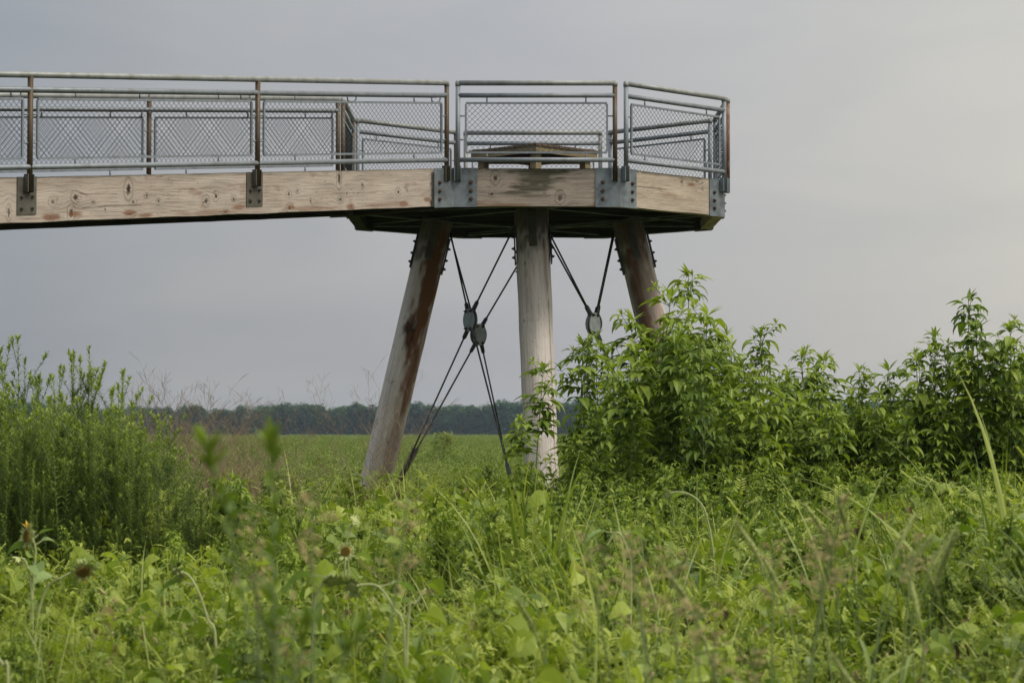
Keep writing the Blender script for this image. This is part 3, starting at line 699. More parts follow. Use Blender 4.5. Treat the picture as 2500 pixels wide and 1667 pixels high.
# ------------------------------------------------------------------ things that grow: tall ragweed on the right
def rag_proto(seed, H, spikes, leafy=.25):
    S, F, T = ragweed(seed, H, spikes, leafy)
    upright(S, F, T)
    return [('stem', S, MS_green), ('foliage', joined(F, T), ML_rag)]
RAG = [rag_proto(101 + i, 2.3 + .2 * i, i % 2 == 1, .33 + .04 * (i % 3)) for i in range(6)]
rag_roots = [None] * 6
def put_rag(k, px, py, z, label, group='tall ragweed plants right of the middle pole'):
    tip = P(px, py, z); H = tip.z; loc = (tip.x, z, 0); rz = rnd.uniform(0, 6.3)
    if rag_roots[k] is None:
        rag_roots[k] = plant_thing('ragweed_plant', label, 'weed', RAG[k], loc, group, rz, H); return rag_roots[k]
    return clone(rag_roots[k], loc, rz, H, label, group)
tall = [  # photograph x, y of the tip, depth, label
    (1292, 868, 26.0, 'lone ragweed stalk standing in front of the pale middle pole'),
    (1288, 1005, 25.0, 'short leafy ragweed at the lower left of the middle pole'),
    (1410, 812, 27.0, 'slim ragweed just right of the middle pole below the pale round brace plate'),
    (1470, 800, 27.5, 'ragweed tip between the pale brace plate and the right pole'),
    (1530, 750, 28.0, 'ragweed at the left edge of the right pole'),
    (1588, 682, 28.0, 'tall ragweed overlapping the right pole'),
    (1668, 640, 28.5, 'tallest ragweed with a loose flower spike right beside the right pole'),
    (1716, 735, 27.5, 'ragweed with drooping leaves on the right shoulder of the tallest one'),
    (1800, 825, 27.0, 'ragweed in the dip right of the tallest one'),
    (1893, 775, 26.5, 'ragweed with thin curved flower spikes standing clear against the sky'),
    (1975, 838, 26.0, 'ragweed with a forked top right of the one with curved spikes'),
    (2030, 850, 26.0, 'ragweed with a flat leafy top in the middle of the right thicket'),
    (2085, 882, 25.5, 'short ragweed tip in the low part of the right thicket'),
    (2158, 874, 25.5, 'palm-like ragweed top alone on a bare stalk in the low part of the thicket'),
    (2240, 845, 25.0, 'ragweed on the left slope of the far right clump'),
    (2285, 795, 25.0, 'ragweed second in height at the left of the far right clump'),
    (2370, 702, 25.0, 'tallest ragweed of the far right clump with a curled spike'),
    (2412, 770, 24.5, 'ragweed just right of the tallest of the far right clump'),
    (2470, 765, 24.5, 'ragweed at the right edge of the picture'),
]
for i, (px, py, z, lb) in enumerate(tall):
    put_rag([0, 2, 1, 4, 2, 0, 3, 2, 4, 5, 0, 2, 4, 2, 0, 4, 3, 1, 5][i], px, py, z, lb)
fill_lab = 'leafy ragweed stalk in the crowd of the right thicket'
sky_line = [(1330, 1060), (1400, 1000), (1455, 950), (1500, 860), (1560, 790), (1620, 760), (1710, 780), (1790, 870), (1900, 865), (2000, 900), (2100, 930), (2200, 920), (2290, 870), (2400, 815), (2500, 800), (2700, 770)]
def line(px):
    for (a, b), (c, d) in zip(sky_line[:-1], sky_line[1:]):
        if a <= px <= c: return b + (d - b) * (px - a) / (c - a)
    return sky_line[0][1] if px < sky_line[0][0] else sky_line[-1][1]
for i in range(105):
    px = 1400 + (2620 - 1400) * ((i * .618034) % 1); z = rnd.uniform(24.0, 29.0); py = line(px) + rnd.uniform(0, 60) + (rnd.random() ** 2) * 200
    put_rag(rnd.randrange(6), px, py, z, fill_lab)

# ------------------------------------------------------------------ narrow-leaved stand on the left
def gold_proto(seed, H, br):
    S, F, T = goldenrod(seed, H, br)
    upright(S, F, T)
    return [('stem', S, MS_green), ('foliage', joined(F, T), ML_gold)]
GOLD = [gold_proto(301 + i, 1.9 + .12 * i, (2, 9, 4, 14, 6, 3)[i]) for i in range(6)]
gold_roots = [None] * 6
def put_gold(k, px, py, z, label, group='tall narrow leaved weeds in the left stand'):
    tip = P(px, py, z); H = tip.z; loc = (tip.x, z, 0); rz = rnd.uniform(0, 6.3)
    if gold_roots[k] is None:
        gold_roots[k] = plant_thing('goldenrod_plant', label, 'weed', GOLD[k], loc, group, rz, H); return
    clone(gold_roots[k], loc, rz, H, label, group)
for k, px, py, z, lb in [
    (0, 16, 828, 20, 'narrow leaved weed second from the left edge, slightly shorter than its slim neighbour'),
    (2, 40, 812, 20, 'slimmest and tallest narrow leaved wand at the far left'),
    (0, 78, 900, 19.5, 'short wand between the far left pair and the bushy tops'),
    (1, 100, 905, 19, 'bushy yellow-green top in the left stand'),
    (5, 128, 910, 19, 'side wand just right of the bushy yellow-green top'),
    (3, 178, 850, 20, 'many branched weed left half of the tall forked pair'),
    (3, 212, 836, 20, 'many branched weed with the highest forked top of the left stand'),
    (0, 232, 925, 19, 'straight wand just right of the forked top'),
    (5, 280, 935, 19, 'small wand left of the pointed spire'),
    (2, 307, 893, 19, 'pointed bright green spire at the right part of the left stand'),
    (2, 8, 880, 20.5, 'slim wand cut by the left edge, a little lower than the tall pair'), (4, 62, 868, 20.5, 'slim wand right behind the tall far left pair'),
    (2, 150, 885, 20.5, 'slim wand left of the many branched tall pair'), (4, 196, 862, 20.6, 'slim wand between the two many branched tops'), (0, 252, 905, 20.3, 'slim wand halfway between the forked top and the spire'),
    (0, 322, 915, 19.3, 'slim wand touching the right side of the spire'), (0, 372, 962, 18.3, 'lowest wand at the right shoulder of the left stand'),
    (0, 348, 942, 18.5, 'last wand on the right end of the left stand')]:
    put_gold(k, px, py, z, lb)
gl = [(-260, 870), (0, 890), (60, 955), (220, 935), (330, 955), (385, 985), (430, 1040), (500, 1150), (560, 1240)]
def line2(px):
    for (a, b), (c, d) in zip(gl[:-1], gl[1:]):
        if a <= px <= c: return b + (d - b) * (px - a) / (c - a)
    return gl[-1][1]
for i in range(240):
    px = -240 + 740 * ((i * .618034) % 1) ; z = rnd.uniform(17.0, 21.5); py = line2(px) + rnd.uniform(0, 75) + rnd.random() ** 2 * 170
    put_gold(rnd.randrange(6), px, py, z, 'narrow leaved weed in the crowd of the left stand')

# ------------------------------------------------------------------ dry reddish grass and loose seed heads
def panicle(seed, H=1.6, n=14, spread=.5, fine=5):
    rr = random.Random(seed); S = MB(); T = MB()
    for k in range(n):
        a = rr.uniform(0, 6.3); h = H * rr.uniform(.7, 1); tilt = rr.uniform(.03, spread)
        st = [Vector((0, 0, 0))]; d = az(a, math.pi / 2 - tilt * .4)
        for j in range(6): st.append(st[-1] + d * h / 6); d = (d + az(a, 0) * tilt * .14).normalized()
        S.tube(st, [.0009, .0009, .0008, .0008, .0006, .0004, .0003], 3, False, rr.random())
        for j in range(fine * 2):
            p, dd = along(st, rr.uniform(.5, .98)); ln = rr.uniform(.07, .2) * H / 1.5; b = (dd + az(rr.uniform(0, 6.3), rr.uniform(-.2, .5)) * .9).normalized(); q = p + b * ln
            T.tube([p, q], [.00045, .0003], 3, False, rr.random())
            for s in range(2):
                e = p.lerp(q, rr.uniform(.4, .9)); f = e + (b + az(rr.uniform(0, 6.3), .2) * .8).normalized() * ln * .4; T.tube([e, f], [.0004, .0006], 3, False, rr.random())
    return S, T
pans = []
for i in range(3):
    S, T = panicle(500 + i, 1.0, (26, 22, 32)[i], .75); pans.append([('stem', S, MS_dry), ('seed_head', T, MS_dry)])
proot = [None] * 3
for i, (px, py, z, lb) in enumerate([(370, 868, 24, 'wispy dry grass clump rising highest behind the left stand'), (300, 905, 24, 'wispy dry grass behind the spire of the left stand'),
    (430, 905, 24, 'wispy dry grass clump just right of the left stand'), (470, 945, 23, 'reddish dry grass clump against the far wood'), (540, 920, 24, 'reddish dry grass clump fanning out against the sky'),
    (600, 930, 24, 'right-hand clump of reddish dry grass'), (520, 985, 22, 'low reddish dry grass in front of the fanning clump'), (580, 1000, 22, 'low reddish dry grass at the right end of the dry patch'),
    (420, 985, 22, 'low reddish dry grass beside the left stand'), (640, 985, 23, 'thin brown grass tuft at the far right of the dry patch'), (480, 1020, 21, 'lowest reddish dry grass clump'), (560, 1030, 21.5, 'tangled brown grass below the fanning clump'),
    (910, 872, 28, 'single wispy grass head left of the scorched pole')]):
    k = i % 3; tip = P(px, py, z); H = tip.z
    if proot[k] is None: proot[k] = plant_thing('dry_grass', lb, 'grass clump', pans[k], (tip.x, z, 0), 'dry reddish grass clumps', 0, H)
    else: clone(proot[k], (tip.x, z, 0), rnd.uniform(0, 6), H, lb, 'dry reddish grass clumps')

# ------------------------------------------------------------------ broad-bladed grass clumps
def grass_clump(seed, n=16, L=1.0, Wd=.022, spread=.5, bend=1.6):
    rr = random.Random(seed); m = MB()
    for k in range(n):
        a = rr.uniform(0, 6.3); l = L * rr.uniform(.6, 1.1); t0 = rr.uniform(.05, spread); p = Vector((rr.uniform(-.05, .05), rr.uniform(-.05, .05), 0)); d = az(a, math.pi / 2 - t0)
        side = az(a + math.pi / 2 + rr.uniform(-.6, .6), 0); ns = 11; b = rr.uniform(.3, 1) * bend; w = Wd * rr.uniform(.6, 1.2); vs = []; ti = rr.uniform(.25, .85)
        for j in range(ns + 1):
            u = j / ns; hw = w * .5 * (min(1, .5 + u * 2) * (1 - u ** 2.2) + .02); up = side.cross(d)
            vs += [p - side * hw + up * hw * .35, p.copy(), p + side * hw + up * hw * .35]
            d = (d + az(a, -.9) * (b * u ** 1.3 / ns * 1.3)).normalized(); p = p + d * l / ns
        m.add(vs, [f for j in range(ns) for f in ((3 * j, 3 * j + 1, 3 * j + 4, 3 * j + 3), (3 * j + 1, 3 * j + 2, 3 * j + 5, 3 * j + 4))], ti)
    return m
gprot = []
for i, (n, L, w, s, b) in enumerate([(17, 1.0, .024, .45, 1.7), (15, 1.05, .021, .6, 2.2), (18, .95, .016, .6, 2.0)]):
    m = grass_clump(700 + i, n, L, w, s, b); gprot.append([('blades', m, ML_grass)])
groot = [None] * 3
for i, (px, py, z, sc, lb) in enumerate([
    (1300, 1165, 15.0, 1, 'broad bladed grass clump with arching tips below the middle pole'), (1265, 1180, 15.5, 1, 'broad grass blades at the left of the clump below the middle pole'),
    (1345, 1185, 16, 1, 'arching pale grass clump right of the one below the middle pole'), (1490, 1290, 12.5, 1, 'bright broad grass clump in the centre right foreground'), (1430, 1310, 12.5, 1, 'arching grass clump left of the bright centre right one'),
    (1600, 1285, 13, 1, 'grass clump leaning right beside the bright centre right one'), (1560, 1250, 14, 1, 'grass clump behind the bright centre right one'), (2440, 1060, 15, 1, 'tall broad grass blade clump near the right edge'),
    (2480, 1040, 14, 1, 'tallest broad grass clump cut by the right edge'), (2300, 1220, 14.5, 1, 'grass clump before the right thicket'), (2230, 1260, 14, 1, 'pale arching grass tuft before the right thicket'), (1720, 1280, 15, 1, 'thin grass clump under the tallest ragweed'),
    (1930, 1180, 17, 1, 'grass tuft with one upright pale blade before the thicket'), (1330, 1580, 9, 1, 'blurred arching pale blade clump at the bottom centre'), (1500, 1560, 8.8, 1, 'blurred broad blades at the bottom right of centre'),
    (1600, 1540, 8.6, 1, 'blurred dark broad blades at the bottom edge right of centre'), (870, 1080, 27, 1, 'thin arching grass beside the foot of the scorched pole'), (760, 1090, 25, 1, 'thin arching grass left of the scorched pole'),
    (1000, 1130, 27, 1, 'thin grass clump between the scorched pole and its brace rods'), (1280, 1080, 22, 1, 'pale arching grass before the middle pole foot'), (2050, 1240, 14, 1, 'grass tuft in the right foreground')]):
    k = (i * 2) % 3; tip = P(px, py, z); H = max(.3, tip.z) * (1.14 if z < 19 else 1.05)
    nm = 'grass_clump'
    if groot[k] is None: groot[k] = plant_thing(nm, lb, 'grass clump', gprot[k], (tip.x, z, 0), 'broad bladed grass clumps', 0, H)
    else: clone(groot[k], (tip.x, z, 0), rnd.uniform(0, 6), H, lb, 'broad bladed grass clumps')

# ------------------------------------------------------------------ foxtails and blurred seed heads in the near foreground
def foxtail(seed):
    rr = random.Random(seed); S = MB(); T = MB(); B = MB(); a = rr.uniform(0, 6.3)
    st = [Vector((0, 0, 0))]; d = az(a, 1.5)
    for j in range(10): st.append(st[-1] + d * .1); d = (d + az(a, -.2) * (.02 + .10 * (j > 5) + .14 * (j > 7))).normalized()
    S.tube(st[:-1], .0022, 4, False)
    for k in range(150):
        p, dd = along(st, .86 + .135 * k / 150); T.tube([p, p + (dd * .5 + az(rr.uniform(0, 6.3), rr.uniform(-1, 1))).normalized() * .014], [.0016, .0004], 3, False, rr.random())
    T.tube([along(st, .86 + .135 * j / 5)[0] for j in range(6)], [.003, .0055, .006, .006, .005, .002], 6)
    for k in range(4): leafb(B, along(st, .1 + .15 * k)[0], az(a + k * 2.4, .9), .3, .012, 'grass', 1.0, .1, .5)
    return [('stem', S, MS_green), ('seed_head', T, MS_fox), ('blades', B, ML_grass)]
fx = [foxtail(800 + i) for i in range(3)]; froot = [None] * 3
fpos = [(2120, 1190, 9.5), (2080, 1240, 9), (2160, 1215, 9.5), (2195, 1275, 8.5), (2045, 1290, 8.5), (2290, 1395, 8), (1995, 1260, 9), (2010, 1330, 9), (2240, 1310, 10), (1850, 1345, 7.5), (2135, 1275, 8.7), (2065, 1275, 9.6), (1400, 1440, 9), (1560, 1335, 10.5), (2330, 1600, 7), (2230, 1590, 7), (2390, 1330, 9)]
for i, (px, py, z) in enumerate(fpos):
    k = i % 3; tip = P(px, py, z); lb = 'nodding green foxtail grass in the blurred right foreground'
    if froot[k] is None: froot[k] = plant_thing('foxtail_grass', lb, 'grass', fx[k], (tip.x, z, 0), 'nodding foxtails in the right foreground', 0, tip.z / .97)
    else: clone(froot[k], (tip.x, z, 0), rnd.uniform(0, 6), tip.z / .97, lb, 'nodding foxtails in the right foreground')
def redtop(seed):
    rr = random.Random(seed); S = MB(); T = MB()
    for k in range(2):
        a = rr.uniform(0, 6.3); st = curve((0, 0, 0), (a, R(rr.uniform(80, 88))), rr.uniform(.8, 1.0), 6, .04, rr); S.tube(st, [.0022] * 6 + [.001], 3, False)
        for j in range(16):
            u = rr.uniform(.84, .99); p, dd = along(st, u); ln = .12 * (1.02 - u) ** .5 * rr.uniform(.5, 1.2); b = az(rr.uniform(0, 6.3), rr.uniform(.1, .9)); q = p + b * ln
            T.tube([p, q], [.0006, .0005], 3, False, rr.random())
            for s in range(5): e = p.lerp(q, rr.uniform(.4, 1)); T.tube([e, e + az(rr.uniform(0, 6.3), rr.uniform(-.5, 1)) * .008], [.0016, .001], 3, False, rr.random())
    return [('stem', S, MS_green), ('seed_head', T, MS_pan)]
rt = [redtop(900 + i) for i in range(2)]; rroot = [None] * 2
for i, (px, py, z, lb) in enumerate([(1790, 1080, 6.2, 'blurred tan seed head reaching up before the right thicket'), (1720, 1140, 6.0, 'blurred pinkish seed heads in the near foreground right of centre'), (1660, 1190, 6.4, 'blurred seed heads left of the pinkish ones'),
    (1840, 1160, 6.6, 'blurred tan seed heads right of the pinkish ones'), (1750, 1230, 6.2, 'lowest blurred tan seed heads right of centre'), (755, 1005, 5.6, 'blurred orange tan seed head left of the scorched pole'), (720, 1110, 5.8, 'blurred reddish seed heads at left of centre'), (2110, 1175, 7.5, 'blurred brownish upright seed head at right')]):
    k = i % 2; tip = P(px, py, z)
    if rroot[k] is None: rroot[k] = plant_thing('seed_grass', lb, 'grass', rt[k], (tip.x, z, 0), 'blurred tan seed heads close to the viewer', 0, tip.z)
    else: clone(rroot[k], (tip.x, z, 0), rnd.uniform(0, 6), tip.z, lb, 'blurred tan seed heads close to the viewer')
# near blurred leafy weed left of centre
S, F, T = goldenrod(81, 1.5, 5); tip = P(655, 1010, 4.3); upright(S, F, T)
F.tint = [x * .5 for x in F.tint]; T.tint = [x * .5 for x in T.tint]
plant_thing('leafy_weed', 'blurred leafy weed very close to the viewer left of centre', 'weed', [('stem', S, MS_green), ('foliage', joined(F, T), ML_rag)], (tip.x, 4.3, 0), None, 1, tip.z)

# ------------------------------------------------------------------ sunflowers
def sunflower(name, label, base, pts, face, rad, style, leaves=()):
    """pts: stem polyline; face: direction the head looks; style brown/green/dark"""
    o = thing('sunflower', label, 'sunflower', base)
    S = MB(); n = len(pts); sm = []
    for i in range(n - 1):
        for k in range(4):
            t_ = k / 4; p0 = Vector(pts[max(i - 1, 0)]); p1 = Vector(pts[i]); p2 = Vector(pts[i + 1]); p3 = Vector(pts[min(i + 2, n - 1)])
            sm.append(.5 * ((2 * p1) + (p2 - p0) * t_ + (2 * p0 - 5 * p1 + 4 * p2 - p3) * t_ ** 2 + (3 * p1 - p0 - 3 * p2 + p3) * t_ ** 3))
    sm.append(Vector(pts[-1])); S.tube(sm, [.0068 - .002 * i / len(sm) + .0006 * math.sin(i * 2.3) for i in range(len(sm))], 8, True, .6); part('stem', S, MS_pale, o, True)
    rr = random.Random(int(rad * 1e5)); f = Vector(face).normalized(); a = f.cross(Vector((0, 0, 1)));
    if a.length < .1: a = Vector((1, 0, 0))
    a.normalize(); b = a.cross(f).normalized(); c = sm[-1] + f * rad * .25
    if style:
        H = MB(); rings = [(0, .10), (.35, .13), (.7, .12), (.92, .06), (1.0, -.04), (.85, -.22), (.45, -.38), (0.05, -.42)]; vs = []; N = 20
        for q, h in rings:
            for k in range(N):
                th = 2 * math.pi * k / N; w = 1 + .04 * math.sin(k * 7); vs.append(c + (a * math.cos(th) + b * math.sin(th)) * rad * .64 * q * w + f * rad * h)
        hd = MB(); hd.add(vs[:N * 5], [(i * N + k, i * N + (k + 1) % N, (i + 1) * N + (k + 1) % N, (i + 1) * N + k) for i in range(4) for k in range(N)], .2 if style == 'dark' else .7)
        ho = part('flower_disc', hd, M_head if style != 'green' else M_bract, o, True)
        bk = MB(); bk.add(vs[N * 4:], [(i * N + k, i * N + (k + 1) % N, (i + 1) * N + (k + 1) % N, (i + 1) * N + k) for i in range(3) for k in range(N)], .5); part('flower_back', bk, M_bract, o, True)
        if style != 'green':
            sd = MB()
            for k in range(160):
                q = math.sqrt(k / 160) * .56; th = k * 2.39996; p = c + (a * math.cos(th) + b * math.sin(th)) * rad * q + f * rad * (.13 - .05 * q * q); sd.tube([p, p + f * rad * .09], [rad * .035, rad * .02], 4, True, .1 + .6 * ((k * 7) % 3) / 3)
            part('seeds', sd, M_head, ho)
        br = MB()
        for k in range(46):
            th = 2 * math.pi * k / 46 + rr.uniform(-.08, .08); rdv = a * math.cos(th) + b * math.sin(th); dd = (rdv + f * rr.uniform(-.5, .6)).normalized()
            L = rad * rr.uniform(.45, .85); w = rad * .17; sdv = dd.cross(f).normalized() * w; p = c + rdv * rad * .58 - f * rad * rr.uniform(-.05, .15)
            br.add([p - sdv, p + sdv, p + dd * L * .6 + sdv * .6 + f * L * .1, p + dd * L * .6 - sdv * .6 + f * L * .1, p + dd * L + f * L * rr.uniform(-.1, .3)], [(0, 1, 2, 3), (3, 2, 4)], rr.random())
        part('bracts', br, M_bract, o)
    if style in ('dark', 'brown') and rad > .055:
        pe = MB()
        for k in range(7):
            th = rr.uniform(3.4, 6.0) if style == 'dark' else rr.uniform(0, 6.3); rdv = a * math.cos(th) + b * math.sin(th); p = c + rdv * rad * .8; leafb(pe, p, rdv + f * rr.uniform(-.2, .6), rad * rr.uniform(.5, .8), rad * .22, 'wide', .5, .2, rr.random())
        part('petals', pe, M_yel, o)
    if leaves:
        Lf = MB()
        for (u, a_, el, L, dr) in leaves:
            p, d = along(sm, u); q = p + az(a_, el) * L * .45; S2 = MB(); S2.tube([p, q], .004, 4, True, .6); part('petiole', S2, MS_pale, o)
            leafb(Lf, q, az(a_, el - .2), L, L * .75, 'heart', dr, .15, rr.uniform(.4, .8), rr.uniform(-.4, .4))
        part('leaves', Lf, ML_sun, o)
    return o
def sp(lst, z): return [tuple(P(x, y, z + dz)) if isinstance(x, (int, float)) else x for x, y, dz in [(q + (0,))[:3] for q in lst]]
def sunf(label, z, lst, face, rad, style, leaves=()):
    pts = sp(lst, z); b = pts[0]; g0 = (b[0] - .02, b[1], 0.0); sunflower('sunflower', label, g0, [g0] + pts, face, rad, style, leaves)
sunf('sunflower with a brown seed head in pale bracts tilted left at the far left', 13, [(75, 1560), (82, 1480), (86, 1400), (90, 1345), (84, 1318), (76, 1308)], (-.82, -.55, .12), .062, 'brown', [(.75, 0.4, .5, .10, 1.0), (.86, .3, .7, .09, .3), (.7, 2.9, .3, .12, 1.0), (.55, 5.0, .2, .13, 1.2)])
sunf('drooping green sunflower head hanging left beside the upright brown one', 12.9, [(84, 1560), (80, 1440), (72, 1385), (60, 1362), (44, 1362)], (-.35, -.15, -.9), .055, 'green', [(.7, 3.3, .2, .12, 1.0)])
sunf('dark sunflower head bent over on a leaning pale stem at the left', 12.5, [(90, 1560), (115, 1440), (150, 1410), (185, 1393), (205, 1388)], (.3, -.75, -.6), .058, 'dark', [(.8, 1.0, .6, .12, .8), (.6, 3.9, .3, .12, 1.)])
sunf('sunflower with an orange brown ragged head left of centre', 15, [(850, 1500), (852, 1400), (850, 1355), (846, 1345)], (-.1, -.95, .2), .052, 'brown', [(.7, .4, .3, .13, 1.0), (.8, 3.3, .3, .11, .8)])
sunf('small pale sunflower bud on a curved stalk above the orange brown one', 16, [(842, 1450), (845, 1340), (858, 1285), (866, 1270)], (.4, -.5, .3), .034, 'green')
sunf('pale nodding sunflower bud on an arched stalk in the right middle ground', 16, [(1745, 1420), (1725, 1260), (1690, 1210), (1650, 1200), (1632, 1208)], (-.8, -.4, -.3), .04, 'green', [(.6, 2.5, .2, .14, .8)])
sunf('leaning pale sunflower stalk with a bent over bud at the left', 11, [(530, 1580), (510, 1510), (490, 1450), (465, 1405), (440, 1392)], (-.6, -.3, -.6), .045, 'green', [(.7, 3.4, .2, .14, 1.)])
sunf('ragged pale green sunflower head left of the crossed stalks', 10.5, [(990, 1570), (960, 1480), (925, 1430), (890, 1425), (868, 1428)], (-.6, -.5, -.5), .05, 'green', [(.6, .4, .2, .15, 1.)])
sunf('pale drooping sunflower head in front of a broad leaf left of centre', 10.5, [(765, 1560), (770, 1470), (790, 1420), (812, 1400), (815, 1412)], (.2, -.5, -.8), .045, 'green', [(.7, 3.1, .1, .16, .9), (.6, .2, 0, .16, .9)])
sunf('bare pale stalk slanting up to the right among the crossed stalks', 10.5, [(997, 1525), (1018, 1470), (1040, 1434)], (0, 0, 1), .03, None)
sunf('green sunflower bud nodding among the grass right of centre', 13, [(1540, 1420), (1530, 1340), (1515, 1305), (1500, 1302), (1478, 1335)], (-.6, -.5, -.5), .042, 'green', [(.7, 3.3, .1, .15, .8), (.7, .3, .1, .13, .8)])
sunf('thick pale stalk standing at the bottom left corner', 9, [(25, 1667), (12, 1620), (0, 1600)], (0, 0, 1), .03, None)

# ------------------------------------------------------------------ ground cover: scattered with geometry nodes, uncountable
def proto_obj(name, mb, mat):
    return bpy.data.objects.new(name, mb.mesh(name, mat))
def scatter(name, label, cat, protos, pts, rots, scs, idx):
    col = bpy.data.collections.new(name + '_source')
    for i, o in enumerate(protos): o.name = '%s_source_%02d' % (name, i); col.objects.link(o)
    me = bpy.data.meshes.new(name); me.from_pydata([tuple(p) for p in pts], [], [])
    for nm, ty, fld, arr in (('rot', 'FLOAT_VECTOR', 'vector', rots), ('scl', 'FLOAT', 'value', scs), ('pick', 'INT', 'value', idx)):
        a = me.attributes.new(nm, ty, 'POINT'); a.data.foreach_set(fld, np.asarray(arr, dtype=np.int32 if ty == 'INT' else np.float32).ravel())
    ob = bpy.data.objects.new(name, me); scene.collection.objects.link(ob)
    ob['kind'] = 'stuff'; ob['label'] = label; ob['category'] = cat
    ng = bpy.data.node_groups.new(name, 'GeometryNodeTree'); ng.interface.new_socket('Geometry', in_out='INPUT', socket_type='NodeSocketGeometry'); ng.interface.new_socket('Geometry', in_out='OUTPUT', socket_type='NodeSocketGeometry')
    N = ng.nodes; i_ = N.new('NodeGroupInput'); o_ = N.new('NodeGroupOutput'); iop = N.new('GeometryNodeInstanceOnPoints'); ci = N.new('GeometryNodeCollectionInfo')
    ci.inputs['Collection'].default_value = col; ci.inputs['Separate Children'].default_value = True; ci.inputs['Reset Children'].default_value = True
    def na(nm, ty):
        x = N.new('GeometryNodeInputNamedAttribute'); x.data_type = ty; x.inputs['Name'].default_value = nm; return [s for s in x.outputs if s.enabled][0]
    e = N.new('FunctionNodeEulerToRotation'); L = ng.links
    L.new(na('rot', 'FLOAT_VECTOR'), e.inputs[0]); L.new(e.outputs[0], iop.inputs['Rotation']); L.new(na('scl', 'FLOAT'), iop.inputs['Scale'])
    iop.inputs['Pick Instance'].default_value = True; L.new(na('pick', 'INT'), iop.inputs['Instance Index'])
    L.new(i_.outputs[0], iop.inputs['Points']); L.new(ci.outputs[0], iop.inputs['Instance']); L.new(iop.outputs[0], o_.inputs[0])
    md = ob.modifiers.new('scatter', 'NODES'); md.node_group = ng
    return ob

def vine_patch(seed):       # knee-high tangle of heart shaped leaves
    rr = random.Random(seed); m = MB()
    for k in range(6):
        a = rr.uniform(0, 6.3); st = curve((rr.uniform(-.1, .1), rr.uniform(-.1, .1), 0), (a, rr.uniform(1.0, 1.5)), rr.uniform(.6, 1.0), 6, .2, rr); m.tube(st, [.004] * 5 + [.002] * 2, 3, False, .7)
        for j in range(12):
            p, d = along(st, .25 + .75 * j / 12 + rr.uniform(0, .05)); b = rr.uniform(0, 6.3); q = p + az(b, .5) * rr.uniform(.03, .08); L = .045 + .115 * rr.random() ** 1.8
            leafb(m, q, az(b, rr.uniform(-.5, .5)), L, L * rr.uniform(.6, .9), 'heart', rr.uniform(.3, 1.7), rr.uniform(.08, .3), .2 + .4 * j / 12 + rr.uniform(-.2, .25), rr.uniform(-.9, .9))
    return m
def weed_patch(seed):       # lance-leaved weeds
    rr = random.Random(seed); m = MB()
    for k in range(5):
        a = rr.uniform(0, 6.3); st = curve((rr.uniform(-.12, .12), rr.uniform(-.12, .12), 0), (a, rr.uniform(1.2, 1.55)), rr.uniform(.65, 1.0), 6, .1, rr); m.tube(st, [.004] * 5 + [.002] * 2, 3, False, .6)
        for j in range(26):
            u = .2 + .8 * j / 26; p, d = along(st, u); b = j * 2.4 + rr.uniform(-.4, .4); L = rr.uniform(.06, .14) * (1.15 - .5 * u)
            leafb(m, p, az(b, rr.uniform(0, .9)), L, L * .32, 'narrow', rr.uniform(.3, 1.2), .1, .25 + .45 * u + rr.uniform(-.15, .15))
    return m
def feather_patch(seed):    # finely cut, many tiny leaflets
    rr = random.Random(seed); m = MB()
    for k in range(5):
        a = rr.uniform(0, 6.3); st = curve((rr.uniform(-.1, .1), rr.uniform(-.1, .1), 0), (a, rr.uniform(1.2, 1.55)), rr.uniform(.65, 1.0), 6, .1, rr); m.tube(st, [.003] * 5 + [.0015] * 2, 3, False, .6)
        for j in range(14):
            u = .3 + .7 * j / 14; p, d = along(st, u); b = j * 2.4; ln = .13 * (1.2 - .6 * u); q = p + az(b, rr.uniform(.3, .9)) * ln; dd = (q - p).normalized()
            for s in range(9):
                e = p.lerp(q, .2 + .8 * s / 9); sg = 1 if s % 2 else -1; leafb(m, e, (dd + Vector((-dd.y, dd.x, .1)) * sg * .9), .036, .011, 'narrow', .3, 0, .35 + .45 * u + rr.uniform(-.12, .12))
    return m
def grass_patch(seed):
    return grass_clump(seed, 26, .95, .010, .7, 1.6)
def palm_patch(seed):       # young ragweed, three-lobed leaves
    S, F, T = ragweed(seed, .95, False, .11); o = len(F.v)
    F.v += S.v; F.tint += S.tint; F.f += [tuple(i + o for i in f) for f in S.f]; return F
def big_patch(seed):        # drooping broad leaves on stalks
    rr = random.Random(seed); m = MB()
    for k in range(3):
        a = rr.uniform(0, 6.3); st = curve((rr.uniform(-.1, .1), rr.uniform(-.1, .1), 0), (a, rr.uniform(1.1, 1.5)), rr.uniform(.75, 1.0), 6, .15, rr); m.tube(st, [.006] * 5 + [.004, .002], 4, False, .8)
        for j in range(8):
            p, d = along(st, .35 + .65 * j / 8); b = j * 2.4 + rr.uniform(-.5, .5); q = p + az(b, .7) * rr.uniform(.04, .1); m.tube([p, q], [.002, .0015], 3, False, .8); L = rr.uniform(.08, .17)
            leafb(m, q, az(b, rr.uniform(-.6, .4)), L, L * rr.uniform(.6, .85), rr.choice(('heart', 'wide')), rr.uniform(.5, 1.8), rr.uniform(.1, .35), .45 + rr.uniform(-.3, .35), rr.uniform(-.8, .8))
    return m
def arch_patch(seed): return grass_clump(seed, 11, 1.0, .021, .8, 2.0)
